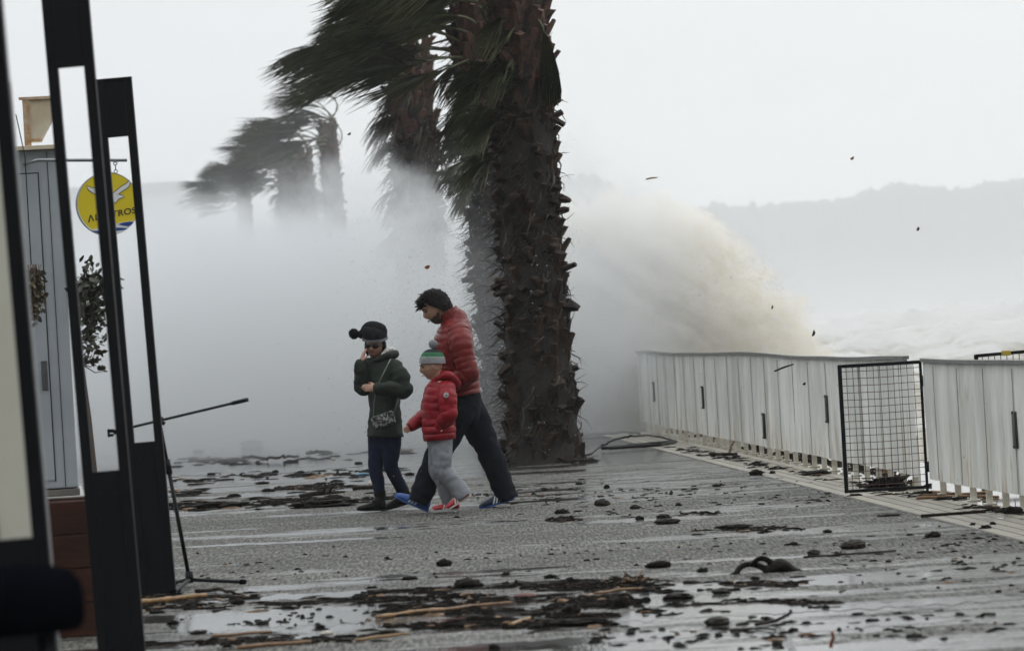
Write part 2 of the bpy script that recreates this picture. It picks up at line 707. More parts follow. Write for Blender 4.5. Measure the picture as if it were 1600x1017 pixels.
def hill_top(x):
    """Crest height above sea level of the far shore, x in metres at 2000 m."""
    px = x * 3.0 + 800
    pts = [(-600, 31), (100, 32), (500, 33), (700, 34.5), (800, 37), (860, 40.3), (900, 41.6), (940, 41.6), (965, 39.5), (1000, 34.5), (1040, 31.2), (1070, 30.4), (1100, 30.8), (1180, 31.2), (1240, 31.6), (1330, 31.6), (1390, 33.6), (1460, 33.8), (1520, 32.6), (1600, 34), (1700, 35), (2400, 37)]
    for (a, ha), (b, hb) in zip(pts, pts[1:]):
        if a <= px <= b:
            t = (px - a) / (b - a)
            t = t * t * (3 - 2 * t)
            return ha + (hb - ha) * t
    return 34


mb = MB()
xs = [-480 + 1.6 * k for k in range(640)]
prof = (-1.5, 0.05, 0.35, 0.62, 0.82, 0.94, 1.0, 0.9, 0.5)
for i, x in enumerate(xs):
    ht = 2 * (hill_top(x) - 2.6)
    crest = 5 * abs(noise.noise(V((x * 0.11, 3, 0)))) + 4 * max(0, noise.noise(V((x * 0.04, 8, 0)))) + 2.6 * noise.noise(V((x * 0.33, 1, 3))) + 1.6 * abs(noise.noise(V((x * 0.9, 4, 3))))
    for j, q in enumerate(prof):
        dz = crest * max(0, q) ** 3 + (1.2 * noise.noise(V((x * 0.3, j * 2.1, 5))) if 1 < j else 0)
        mb.v.append(V((x, 1940 + 18 * j + 3 * noise.noise(V((x * 0.1, j, 0))), (ht * q if q > 0 else q) + dz)))
n = len(prof)
for i in range(len(xs) - 1):
    for j in range(n - 1):
        mb.f.append((i * n + j, (i + 1) * n + j, (i + 1) * n + j + 1, i * n + j + 1))
        mb.m.append(0)
structure(mb.build('hills', M_HILL))

# ---- the air: one even haze round everything, the sky outside it
def volume_mat(name, color, density, aniso=0.2):
    m = bpy.data.materials.new(name)
    m.use_nodes = True
    nt = m.node_tree
    nt.nodes.clear()
    out = nt.nodes.new('ShaderNodeOutputMaterial')
    pv = nt.nodes.new('ShaderNodeVolumePrincipled')
    pv.inputs['Color'].default_value = (*color, 1)
    pv.inputs['Density'].default_value = density
    pv.inputs['Anisotropy'].default_value = aniso
    nt.links.new(pv.outputs[0], out.inputs['Volume'])
    return m, nt, pv


mh, _, _ = volume_mat('sea_haze', (0.985, 0.99, 1.0), 0.0003, 0.3)
mb = MB()
mb.box((0, 1120, 48.5), (1700, 2260, 105))
stuff(mb.build('haze', mh, smooth=False))


# ---- spray: the cloud a breaking wave has thrown over the promenade
def spray_material():
    m, nt, pv = volume_mat('spray_cloud', (0.83, 0.845, 0.855), 0.2, 0.4)
    tc = nt.nodes.new('ShaderNodeTexCoord').outputs['Object']
    sx = nt.nodes.new('ShaderNodeSeparateXYZ')
    nt.links.new(tc, sx.inputs[0])
    x, y, z = sx.outputs
    n1 = noise_node(nt, tc, 0.42, 5, 0.62, (1, 0.25, 1.3))
    n2 = noise_node(nt, tc, 1.7, 5, 0.7, (1, 0.25, 1), (3, 1, 2))
    nn = math_node(nt, 'MULTIPLY_ADD', n2, 0.35, math_node(nt, 'MULTIPLY', n1, 0.65))
    # the height of the cloud wanders with the noise; it thins to the left and towards the town
    zz = math_node(nt, 'MULTIPLY_ADD', nn, -5.6, z)
    hz = smooth_node(nt, zz, -0.65, 0.85, 1.0, 0.0)
    fy = math_node(nt, 'MULTIPLY', smooth_node(nt, y, 42.5, 51, 0.0, 1.0), smooth_node(nt, y, 66, 78, 1.0, 0.0))
    fx = math_node(nt, 'MULTIPLY', smooth_node(nt, x, -11.5, -5, 0.35, 1.0), smooth_node(nt, x, 0.8, 2.6, 1.0, 0.0))
    d = math_node(nt, 'MULTIPLY', math_node(nt, 'MULTIPLY', hz, fy), fx)
    d = math_node(nt, 'MULTIPLY', d, smooth_node(nt, nn, 0.28, 0.62, 0.55, 1.0))
    d = math_node(nt, 'MULTIPLY', d, 0.42)
    veil = math_node(nt, 'MULTIPLY', math_node(nt, 'MULTIPLY', smooth_node(nt, y, 58, 66, 0.0, 0.012), smooth_node(nt, y, 74, 78, 1.0, 0.0)), smooth_node(nt, math_node(nt, 'MULTIPLY_ADD', n1, -4.0, z), 0.5, 5.8, 1.0, 0.0))
    veil = math_node(nt, 'MULTIPLY', veil, smooth_node(nt, x, -0.5, 2.4, 1.0, 0.0))
    nt.links.new(math_node(nt, 'ADD', d, veil), pv.inputs['Density'])
    return m


mb = MB()
mb.box((-5, 60, 4.2), (15.4, 36, 8.36))
stuff(mb.build('sea_spray', spray_material(), smooth=False))


def splash_material():
    m, nt, pv = volume_mat('wave_splash', (0.975, 0.96, 0.925), 0.6, 0.4)
    tc0 = nt.nodes.new('ShaderNodeTexCoord').outputs['Object']
    # warp the field so that the edge throws tongues of spray
    mp = nt.nodes.new('ShaderNodeMapping')
    mp.inputs['Scale'].default_value = (1, 0.22, 1)
    nt.links.new(tc0, mp.inputs['Vector'])
    nv = nt.nodes.new('ShaderNodeTexNoise')
    nv.inputs['Scale'].default_value = 1.5
    nv.inputs['Detail'].default_value = 7
    nv.inputs['Roughness'].default_value = 0.78
    nt.links.new(mp.outputs[0], nv.inputs['Vector'])
    ma = nt.nodes.new('ShaderNodeVectorMath')
    ma.operation = 'MULTIPLY_ADD'
    nt.links.new(nv.outputs['Color'], ma.inputs[0])
    ma.inputs[1].default_value = (2.1, 1.0, 2.1)
    ma.inputs[2].default_value = (-1.05, -0.5, -1.05)
    va = nt.nodes.new('ShaderNodeVectorMath')
    va.operation = 'ADD'
    nt.links.new(tc0, va.inputs[0])
    nt.links.new(ma.outputs[0], va.inputs[1])
    sx = nt.nodes.new('ShaderNodeSeparateXYZ')
    nt.links.new(va.outputs[0], sx.inputs[0])
    x, y, z = sx.outputs
    # the crest line falls from the promenade towards the sea
    cv = nt.nodes.new('ShaderNodeFloatCurve')
    c = cv.mapping.curves[0]
    pts = [(0.0, 0.97), (0.25, 0.95), (0.45, 0.93), (0.6, 0.80), (0.72, 0.62), (0.82, 0.40), (0.9, 0.16), (1.0, 0.0)]
    c.points[0].location = pts[0]
    c.points[1].location = pts[-1]
    for q in pts[1:-1]:
        c.points.new(*q)
    cv.mapping.update()
    t = math_node(nt, 'MULTIPLY', math_node(nt, 'ADD', x, 0.6), 1 / 5.4, clamp=True)
    nt.links.new(t, cv.inputs['Value'])
    top = math_node(nt, 'MULTIPLY', cv.outputs[0], 3.35)
    hz = smooth_node(nt, math_node(nt, 'SUBTRACT', top, z), -0.05, 0.32)
    fy = math_node(nt, 'MULTIPLY', smooth_node(nt, y, 49.2, 50.4, 0.0, 1.0), smooth_node(nt, y, 53, 56, 1.0, 0.0))
    fx = smooth_node(nt, x, -0.7, 1.2, 0.0, 1.0)
    rot = nt.nodes.new('ShaderNodeMapping')
    rot.inputs['Rotation'].default_value = (0, R(-38), 0)
    nt.links.new(tc0, rot.inputs['Vector'])
    streak = noise_node(nt, rot.outputs[0], 3.0, 6, 0.72, (0.35, 0.15, 1.6))
    fleck = noise_node(nt, tc0, 7.0, 4, 0.75, (1, 0.2, 1))
    grain = math_node(nt, 'MULTIPLY_ADD', streak, 0.6, math_node(nt, 'MULTIPLY', fleck, 0.4))
    d = math_node(nt, 'MULTIPLY', math_node(nt, 'MULTIPLY', hz, fy), fx)
    d = math_node(nt, 'MULTIPLY', d, smooth_node(nt, grain, 0.43, 0.58, 0.05, 1.0))
    # sand and weed thrown up with the water: the crest towards the sea is browner
    sand = math_node(nt, 'MULTIPLY', smooth_node(nt, x, 1.6, 3.4, 0.25, 1.0), smooth_node(nt, fleck, 0.42, 0.62, 0.15, 1.0))
    cm = nt.nodes.new('ShaderNodeMix')
    cm.data_type = 'RGBA'
    nt.links.new(sand, cm.inputs[0])
    cm.inputs[6].default_value = (0.985, 0.975, 0.95, 1)
    cm.inputs[7].default_value = (0.93, 0.875, 0.76, 1)
    # and near the ground, where it tears over the edge, the shadow of its gritty base is painted dark grey
    grit_shade = math_node(nt, 'MULTIPLY', smooth_node(nt, z, 0.3, 1.3, 1.0, 0.0), smooth_node(nt, x, 1.2, 2.2, 1.0, 0.0))
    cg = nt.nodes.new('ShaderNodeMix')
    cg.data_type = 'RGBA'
    nt.links.new(grit_shade, cg.inputs[0])
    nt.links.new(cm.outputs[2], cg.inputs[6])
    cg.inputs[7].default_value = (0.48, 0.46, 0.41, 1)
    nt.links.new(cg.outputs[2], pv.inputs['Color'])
    nt.links.new(math_node(nt, 'MULTIPLY', d, 2.8), pv.inputs['Density'])
    if hasattr(m, 'cycles') and hasattr(m.cycles, 'volume_step_rate'):
        m.cycles.volume_step_rate = 0.5
    return m


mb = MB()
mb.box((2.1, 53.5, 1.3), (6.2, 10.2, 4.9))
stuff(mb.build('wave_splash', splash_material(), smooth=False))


# ---- mist standing over the breakers on the sea
def mist_material():
    m, nt, pv = volume_mat('sea_mist', (0.93, 0.94, 0.96), 0.02, 0.1)
    tc = nt.nodes.new('ShaderNodeTexCoord').outputs['Object']
    sx = nt.nodes.new('ShaderNodeSeparateXYZ')
    nt.links.new(tc, sx.inputs[0])
    x, y, z = sx.outputs
    hz = smooth_node(nt, z, -1.0, 9.0, 1.0, 0.0)
    fy = smooth_node(nt, y, 62, 100, 0.0, 1.0)
    d = math_node(nt, 'MULTIPLY', math_node(nt, 'MULTIPLY', hz, hz), fy)
    nt.links.new(math_node(nt, 'MULTIPLY', d, 0.0045), pv.inputs['Density'])
    return m


mb = MB()
vs_ = []
for yy, w in ((60, 30), (420, 150)):
    for z in (-1.3, 9.2):
        vs_ += [V((fence_x(yy) + 1.6, yy, z)), V((fence_x(yy) + w, yy, z))]
mb.add(vs_, [(0, 1, 3, 2), (4, 6, 7, 5), (0, 4, 5, 1), (2, 3, 7, 6), (0, 2, 6, 4), (1, 5, 7, 3)])
stuff(mb.build('sea_mist', mist_material(), smooth=False))

mf, _, _ = volume_mat('bay_mist', (0.975, 0.985, 1.0), 0.00048, 0.3)
mb = MB()
mb.box((0, 1027, 47.4), (1500, 1800, 97.2))
stuff(mb.build('bay_mist', mf, smooth=False))

# ================================================================== FENCE
def fence_material():
    m, nt, p = new_mat('white_painted_sheet')
    tc = nt.nodes.new('ShaderNodeTexCoord').outputs['Object']
    a = noise_node(nt, tc, 1.3, 5, 0.65, (2.5, 2.5, 0.5))
    b = noise_node(nt, tc, 7.0, 4, 0.7, (2.0, 2.0, 0.16), (3, 5, 1))
    c = noise_node(nt, tc, 38.0, 3, 0.6, (1, 1, 0.8), (1, 2, 3))
    sx = nt.nodes.new('ShaderNodeSeparateXYZ')
    nt.links.new(tc, sx.inputs[0])
    low = smooth_node(nt, sx.outputs['Z'], 0.1, 0.55, 0.09, 0.0)      # splash dirt along the foot

    def mixc(f, c0, c1):
        n = nt.nodes.new('ShaderNodeMix')
        n.data_type = 'RGBA'
        nt.links.new(f, n.inputs[0])
        for k, v in ((6, c0), (7, c1)):
            if isinstance(v, tuple):
                n.inputs[k].default_value = (*v, 1)
            else:
                nt.links.new(v, n.inputs[k])
        return n.outputs[2]
    base = mixc(smooth_node(nt, a, 0.35, 0.65), (0.58, 0.58, 0.545), (0.76, 0.76, 0.73))
    rust = mixc(smooth_node(nt, math_node(nt, 'ADD', b, low), 0.57, 0.74, 0.0, 0.75), base, (0.42, 0.31, 0.18))
    spot = mixc(smooth_node(nt, c, 0.715, 0.76), rust, (0.10, 0.09, 0.07))
    nt.links.new(spot, p.inputs['Base Color'])
    p.inputs['Roughness'].default_value = 0.45
    return m


M_FENCE = fence_material()
M_FENCE_RAIL = mat('weathered_rail', (0.16, 0.16, 0.15), 0.5, 0.4, 6, 0.1, 50)
M_SEAM = mat('shaded_joint', (0.40, 0.39, 0.36), 0.6, 0.4, 8)
M_LEG = mat('pale_fence_leg', (0.55, 0.53, 0.46), 0.5, 0.3, 9, 0.05, 60, col2=(0.35, 0.31, 0.24))
M_SLOT = mat('black_slot', (0.018, 0.018, 0.018), 0.5, 0.3, 20)
M_BLACK = mat('black_powder_coat', (0.005, 0.0055, 0.007), 0.5, 0.3, 5, 0.04, 120, spec=0.15)
M_RUST = mat('rusty_wire', (0.03, 0.026, 0.022), 0.55, 0.5, 25, col2=(0.09, 0.035, 0.015))


def fpt(y, z, off=0.0):
    """A point on the fence line at distance y, height z, off metres towards the camera side."""
    return V((fence_x(y) - off, y, z))


def y_at_px(px):
    """Where along the fence a photograph column px (near mid height of the fence) falls."""
    a = px - 800.0
    y = 35.0
    for _ in range(12):
        b = 120 + (35 - y) * -1
        X = RC * a - RS * b
        y = 31422.0 / (X + 442.0)
    return y


def fence_run(y0, y1, label, seam0, slots, seed):
    """Corrugated sheets from y0 (near) to y1 (far)."""
    root = thing('corrugated_fence', label, 'fence', tuple(fpt(y0, 0)), 'white fence along the sea edge')
    pitch = 0.105
    n = int((y1 - y0) / (pitch / 6))

    def top(y):
        return 1.005 + 0.016 * noise.noise(V((y * 0.35, seed, 0))) + 0.012 * math.sin(y * 0.55 + seed)

    def bot(y):
        return 0.115 + 0.02 * noise.noise(V((y * 0.3, seed, 7)))
    q = MB()
    k = 6
    for i in range(n + 1):
        y = y0 + (y1 - y0) * i / n
        ph = (y / pitch) % 1.0
        ridge = 0.018 * max(0.0, math.sin(2 * math.pi * ph)) ** 0.5
        s = ((y - seam0) / 0.95) % 1.0
        if s < 0.018:
            ridge -= 0.012
        lean = 0.012 * noise.noise(V((int((y - seam0) / 0.95) * 3.3, seed, 1)))
        for j in range(k):
            z = bot(y) + (top(y) - bot(y)) * j / (k - 1)
            dent = 0.012 * noise.noise(V((y * 0.8, z * 2.0, seed)))
            q.v.append(fpt(y, z, ridge + dent + lean * j / k))
    for i in range(n):
        for j in range(k - 1):
            a = i * k + j
            q.f.append((a, a + 1, a + k + 1, a + k))
            q.m.append(0)
    # the lapped joints between the sheets belong to the sheet
    q.mi = 1
    y = seam0
    while y < y1:
        if y > y0:
            jy = 0.12 * noise.noise(V((y * 2.7, seed, 3)))
            q.bar(fpt(y + jy, bot(y) + 0.01, 0.020), fpt(y + jy, top(y) - 0.03, 0.020), 0.011, 0.006, up=(1, 0, 0))
        y += 0.95
    q.build('sheet', [M_FENCE, M_SEAM], root, smooth=False)
    # a rail bent a little along the top, the seams and the legs
    q = MB()
    m = int((y1 - y0) * 3)
    ysr = [y0 - 0.02 + (y1 - y0 + 0.04) * i / m for i in range(m + 1)]
    for i in range(m):
        q.bar(fpt(ysr[i], top(ysr[i]) + 0.014, 0.012), fpt(ysr[i + 1], top(ysr[i + 1]) + 0.014, 0.012), 0.05, 0.026)
    q.build('top_rail', M_FENCE_RAIL, root, smooth=False)
    y = y0 + 0.08
    legs = []
    while y < y1:
        legs.append(y)
        y += 0.58
    for y in legs:
        q = MB()
        q.bar(fpt(y, -0.002, -0.035), fpt(y, bot(y) + 0.3, -0.035), 0.045, 0.045, up=(1, 0, 0), bev=0.004)
        q.bar(fpt(y, 0.004, -0.035), fpt(y, 0.012, -0.035), 0.09, 0.09, up=(1, 0, 0))
        q.build('leg', M_LEG, root, smooth=False)
    for (px, p0, p1) in slots:
        y = y_at_px(px)
        za, zb = W(px, p1, y).z, W(px, p0, y).z
        q = MB()
        q.bar(fpt(y, za, 0.020), fpt(y, zb, 0.020), 0.16, 0.022, up=(1, 0, 0), bev=0.008)
        for zz in (za + 0.01, zb - 0.01):
            q.ball(fpt(y, zz, 0.030), 0.014, sub=1)
        q.build('handle', M_SLOT, root)
    return root


Y_GAP0, Y_GAP1 = y_at_px(1449), y_at_px(1421)
fence_run(13.0, Y_GAP0, 'white corrugated fence to the right of the open mesh gate, near the camera', 13.4, [(1588, 642, 700)], 2.0)
fence_run(Y_GAP1, 49.4, 'long white corrugated fence behind the mesh gate, running back to the splash', Y_GAP1 + 0.3,
          [(1026, 596, 627), (1102, 603, 638), (1195, 645, 685), (1295, 617, 660)], 5.0)

# low white stakes where the fence goes on behind the splash
fr = thing('low_railing', 'low row of pale stakes continuing beyond the white fence into the spray', 'railing', tuple(fpt(49.9, 0)))
q = MB()
q.bar(fpt(49.7, 0.235), fpt(68, 0.235), 0.05, 0.04)
q.build('rail', M_LEG, fr, smooth=False)
for k in range(30):
    q = MB()
    y = 49.9 + 0.58 * k
    q.bar(fpt(y, -0.002), fpt(y, 0.21), 0.06, 0.045, up=(1, 0, 0))
    q.build('stake', M_LEG, fr, smooth=False)

# ---- mesh gate, swung open across the promenade
gy = (Y_GAP0 + Y_GAP1) / 2 - 0.25
ga, gb = W(1323, 771, gy), W(1449, 764, gy)
gate = thing('mesh_gate', 'black wire mesh gate standing open in the gap of the white fence', 'gate', (ga.x, gy, 0))
gx0, gx1 = ga.x, gb.x
gz0, gz1 = 0.035, W(1312, 570, gy).z
q = MB()
q.bar((gx0, gy, gz0), (gx0, gy, gz1), 0.03, 0.03, up=(0, 1, 0), bev=0.004)
q.bar((gx0 + .016, gy, gz1 - 0.013), (gx1, gy, gz1 - 0.013), 0.026, 0.026)
q.bar((gx0 + .016, gy, gz0 + 0.012), (gx1, gy, gz0 + 0.012), 0.024, 0.024)
q.bar((gx1, gy, gz0 - 0.03), (gx1, gy, gz1), 0.02, 0.02, up=(0, 1, 0))
q.build('gate_frame', M_BLACK, gate, smooth=False)
q = MB()
for k in range(1, 12):
    x = gx0 + (gx1 - gx0) * k / 12
    q.tube([(x + 0.004 * random.uniform(-1, 1), gy + 0.004, gz0 + 0.01), (x + 0.004 * random.uniform(-1, 1), gy + 0.004, gz1 - 0.02)], 0.0026, 5)
for k in range(1, 18):
    z = gz0 + (gz1 - gz0) * k / 18
    q.tube([(gx0, gy - 0.003, z), ((gx0 + gx1) / 2, gy - 0.003, z - 0.004), (gx1, gy - 0.003, z + 0.002)], 0.0026, 5)
q.build('wire_grid', M_RUST, gate)
q = MB()
for z in (0.2, 0.85):
    q.tube([(gx1 + 0.012, gy, z - 0.04), (gx1 + 0.012, gy, z + 0.04)], 0.016, 8)
    q.build('hinge', M_BLACK, gate)
    q = MB()

# white end sheet of the gap, seen edge on through the mesh
gp = thing('gate_post', 'bright white post at the end of the gap seen through the wire mesh', 'post', tuple(fpt(Y_GAP1 - 0.06, 0)))
q = MB()
q.bar(fpt(Y_GAP1 - 0.06, 0.10), fpt(Y_GAP1 - 0.06, 0.99), 0.05, 0.05, up=(1, 0, 0), bev=0.004)
q.build('post_body', mat('clean_white_paint', (0.82, 0.82, 0.8), 0.4, 0.05, 4), gp, smooth=False)
q = MB()
q.bar(fpt(Y_GAP1 - 0.06, 0.0), fpt(Y_GAP1 - 0.06, 0.012), 0.12, 0.12, up=(1, 0, 0))
q.bar(fpt(Y_GAP1 - 0.06, 0.012), fpt(Y_GAP1 - 0.06, 0.10), 0.04, 0.04, up=(1, 0, 0))
q.build('foot', M_LEG, gp, smooth=False)

# black mesh barrier out on the sea side, its top showing above the near fence
by = 29.6
b0, b1 = W(1525, 556, by), W(1640, 546, by)
br = thing('mesh_barrier', 'dark mesh barrier on the sea side, its top rail showing above the near white fence', 'barrier', (b0.x, by, 0))
q = MB()
q.bar((b0.x, by, b0.z), (b1.x, by, b1.z), 0.03, 0.025)
q.bar((b0.x, by, 0.12), (b1.x, by, 0.12), 0.03, 0.025)
for x, z in ((b0.x, b0.z), (b1.x, b1.z)):
    q.bar((x, by, -1.2), (x, by, z + 0.01), 0.03, 0.03, up=(0, 1, 0))
q.build('barrier_frame', M_BLACK, br, smooth=False)
q = MB()
for k in range(1, 12):
    x = b0.x + (b1.x - b0.x) * k / 12
    q.tube([(x, by, 0.12), (x, by, b0.z + (b1.z - b0.z) * k / 12)], 0.0035, 5)
for k in range(1, 12):
    q.tube([(b0.x, by + .004, 0.12 + 0.07 * k), (b1.x, by + .004, 0.12 + 0.07 * k)], 0.0035, 5)
q.build('wire_grid', M_RUST, br)
q = MB()
bc = W(1572, 551.5, by - 0.025)
q.box(bc, (0.07, 0.02, 0.04), bev=0.004)
q.build('clamp', mat('yellow_clamp', (0.45, 0.34, 0.05), 0.5), br)

# ================================================================== BLACK COLUMNS OF THE TERRACE
def column(xc, y, top_z, label, width=0.215, lower=0.894, upper=2.70, far=True, lean=0.029):
    xc = xc + lean * 0.9
    root = thing('metal_column', label, 'column', (xc, y, 0), 'black terrace columns')
    w, p = width, 0.048
    for s in (-1, 1):
        q = MB()
        q.bar((xc + s * (w / 2 - p / 2), y, 0), (xc + s * (w / 2 - p / 2), y, top_z), p, 0.05, up=(0, 1, 0), bev=0.004)
        q.build('post', M_BLACK, root, smooth=False)
    q = MB()
    q.box((xc, y - 0.002, lower / 2 + 0.004), (w - 2 * p + 0.004, 0.036, lower - 0.008), bev=0.003)
    for zz in (0.12, lower - 0.1):
        for s in (-1, 1):
            q.tube([(xc + s * 0.035, y - 0.019, zz), (xc + s * 0.035, y - 0.026, zz)], 0.007, 8)
    q.build('lower_panel', M_BLACK, root, smooth=False)
    q = MB()
    q.box((xc, y - 0.002, (upper + top_z) / 2), (w - 2 * p + 0.004, 0.036, top_z - upper), bev=0.003)
    q.build('upper_panel', M_BLACK, root, smooth=False)
    q = MB()
    q.box((xc, y, 0.005), (w + 0.07, 0.14, 0.010))
    for sx in (-1, 1):
        for sy in (-1, 1):
            q.tube([(xc + sx * (w / 2 + 0.02), y + sy * 0.05, 0.008), (xc + sx * (w / 2 + 0.02), y + sy * 0.05, 0.02)], 0.008, 6)
    q.build('base_plate', M_BLACK, root, smooth=False)
    q = MB()
    q.box((xc, y, top_z + 0.006), (w + 0.002, 0.054, 0.011), bev=0.002)
    q.build('cap', M_BLACK, root, smooth=False)
    root.rotation_euler = (0, -lean, 0)      # the columns lean a little to the left
    return root


c3 = W(232, 700, 22.4)
column(W(226, 690, 22.4).x, 22.4, W(183, 125, 22.4).z, 'farthest black column, behind the microphone stand, its square top against the sky', upper=W(185, 214, 22.4).z, lower=W(230, 690, 22.4).z)
column(W(166, 735, 17.5).x, 17.5, 3.15, 'middle black column standing in front of the yellow round sign', upper=W(115, 105, 17.5).z, lower=W(170, 735, 17.5).z)
column(W(75, 840, 11.6).x - 0.105, 11.6, 3.15, 'nearest black column, blurred, in front of the cream board', upper=2.72, lower=W(40, 840, 11.6).z)

# ---- cream board behind the nearest column
M_CREAM = mat('cream_paint', (0.62, 0.60, 0.50), 0.5, 0.1, 2, 0.03, 40)
ct, cb = W(8, 128, 13.2), W(38, 838, 13.2)
bd = thing('cream_board', 'tall cream painted board upright behind the nearest black column', 'board', (cb.x, 13.2, 0))
q = MB()
cw = 0.155
q.box((W(68, 800, 13.2).x - cw / 2, 13.2, ct.z / 2), (cw, 0.03, ct.z), bev=0.004)
q.build('board_face', M_CREAM, bd, smooth=False)
q = MB()
q.box((W(68, 800, 13.2).x + 0.008, 13.2, ct.z / 2 - 0.002), (0.015, 0.045, ct.z), bev=0.002)
q.box((W(68, 800, 13.2).x - cw - 0.008, 13.2, ct.z / 2 - 0.002), (0.015, 0.045, ct.z), bev=0.002)
q.build('edge_strip', mat('grey_edge_strip', (0.30, 0.31, 0.31), 0.4), bd, smooth=False)

bd.rotation_euler = (0, -0.029, 0)
bd.location.x += 0.026

# ================================================================== GREY KIOSK
SY = 31.4
M_SHED = mat('grey_painted_steel', (0.36, 0.39, 0.41), 0.42, 0.12, 1.5, 0.03, 30, col2=(0.30, 0.33, 0.345))
M_DARKGAP = mat('dark_joint', (0.03, 0.03, 0.03), 0.6)
M_OLDCREAM = mat('rust_stained_cream', (0.66, 0.60, 0.47), 0.55, 0.3, 3.5, 0.05, 30, col2=(0.50, 0.40, 0.26))
M_RUSTEDGE = mat('rusted_edge', (0.40, 0.20, 0.07), 0.75, 0.5, 14, 0.1, 40, col2=(0.55, 0.45, 0.32))
tl, brr = W(100, 233, SY), W(133, 760, SY)
sx1 = brr.x - 0.055
sx0 = sx1 - 3.2
sz0, sz1 = brr.z, tl.z
shed = thing('kiosk', 'pale grey steel kiosk with a plain door, behind the black columns', 'kiosk', (sx1, SY, 0))
q = MB()
q.box(((sx0 + sx1) / 2, SY + 1.1, (sz0 + sz1) / 2), (sx1 - sx0, 2.2, sz1 - sz0), bev=0.01)
q.build('wall', M_SHED, shed, smooth=False)
# door leaf, its joint, handle
dx1 = W(66, 400, SY).x
q = MB()
q.box((dx1 - 0.45, SY - 0.003, (sz0 + sz1) / 2 - 0.06), (0.90, 0.012, sz1 - sz0 - 0.26))
door = q.build('door', M_SHED, shed, smooth=False)
q = MB()
for x in (dx1 + 0.006, dx1 - 0.906):
    q.box((x, SY - 0.003, (sz0 + sz1) / 2 - 0.06), (0.010, 0.010, sz1 - sz0 - 0.24))
q.box((dx1 - 0.45, SY - 0.003, sz1 - 0.185), (0.92, 0.010, 0.010))
q.box((dx1 + 0.085, SY - 0.002, (sz0 + sz1) / 2), (0.006, 0.008, sz1 - sz0 - 0.02))
q.build('door_joint', M_DARKGAP, shed, smooth=False)
hz = W(73, 586, SY)
q = MB()
q.box((hz.x - 0.015, SY - 0.014, hz.z), (0.05, 0.014, 0.24), bev=0.004)
q.bar((hz.x - 0.022, SY - 0.022, hz.z + 0.02), (hz.x - 0.022, SY - 0.055, hz.z + 0.02), 0.016, 0.016)
q.bar((hz.x - 0.026, SY - 0.055, hz.z + 0.03), (hz.x - 0.026, SY - 0.055, hz.z - 0.09), 0.018, 0.016, up=(0, 1, 0), bev=0.003)
q.build('handle', mat('brushed_handle', (0.2, 0.2, 0.2), 0.3, metal=0.8), door, smooth=False)
# roof edge, stained, and the box standing on it
q = MB()
q.box(((sx0 + sx1) / 2, SY + 1.08, sz1 + 0.02), (sx1 - sx0 + 0.04, 2.32, 0.034), bev=0.004)
roof = q.build('roof', M_OLDCREAM, shed, smooth=False)
q = MB()
rx0, rx1 = W(36, 200, SY).x, W(86, 158, SY).x
rz0, rz1 = sz1 + 0.04, W(60, 155, SY).z
zl = rz0 + 0.05
xk = W(66, 222, SY).x
prof = [(rx0 + 0.05, zl), (xk, zl), (rx1, rz1 - 0.12), (rx1, rz1), (rx0 + 0.05, rz1)]
k = len(prof)
q.add([V((x, SY - 0.02, z)) for x, z in prof] + [V((x, SY + 0.5, z)) for x, z in prof],
      [tuple(range(k)), tuple(range(2 * k - 1, k - 1, -1))] + [(i, i + k, (i + 1) % k + k, (i + 1) % k) for i in range(k)])
vent = q.build('roof_vent', M_OLDCREAM, shed, smooth=False)
q = MB()
q.bar((rx0 + 0.03, SY - 0.01, rz0 - 0.004), (rx0 + 0.03, SY - 0.01, rz1), 0.045, 0.05, up=(0, 1, 0))
q.bar((rx0 + 0.058, SY - 0.032, rz0), (rx0 + 0.058, SY - 0.032, rz1), 0.012, 0.012, up=(0, 1, 0))
q.bar((rx0 - 0.02, SY - 0.03, rz1 + 0.006), (rx1 + 0.01, SY - 0.03, rz1 + 0.006), 0.02, 0.022)
q.bar((xk - 0.13, SY - 0.03, zl - 0.006), (xk + 0.002, SY - 0.03, zl - 0.006), 0.02, 0.02)
q.build('vent_bracket', M_RUSTEDGE, shed, smooth=False)
# sill, skirting and feet
q = MB()
q.box(((sx0 + sx1) / 2, SY + 1.06, sz0 - 0.035), (sx1 - sx0 + 0.02, 2.25, 0.05), bev=0.003)
q.build('skirting', mat('brown_skirting', (0.12, 0.11, 0.095), 0.6, 0.3, 4), shed, smooth=False)
q = MB()
q.box(((sx0 + sx1) / 2, SY + 1.02, sz0 - 0.092), (sx1 - sx0 + 0.10, 2.4, 0.055), bev=0.004)
q.build('sill', mat('pale_concrete_sill', (0.42, 0.42, 0.40), 0.5, 0.25, 5), shed, smooth=False)
q = MB()
q.box(((sx0 + sx1) / 2, SY + 1.1, (sz0 - 0.12) / 2), (sx1 - sx0 - 0.1, 2.2, sz0 - 0.12))
q.build('plinth', mat('dark_timber_plinth', (0.05, 0.045, 0.036), 0.6, 0.4, 6), shed, smooth=False)

shed.rotation_euler = (0, 0, R(7.2))     # the kiosk stands slightly turned to the promenade

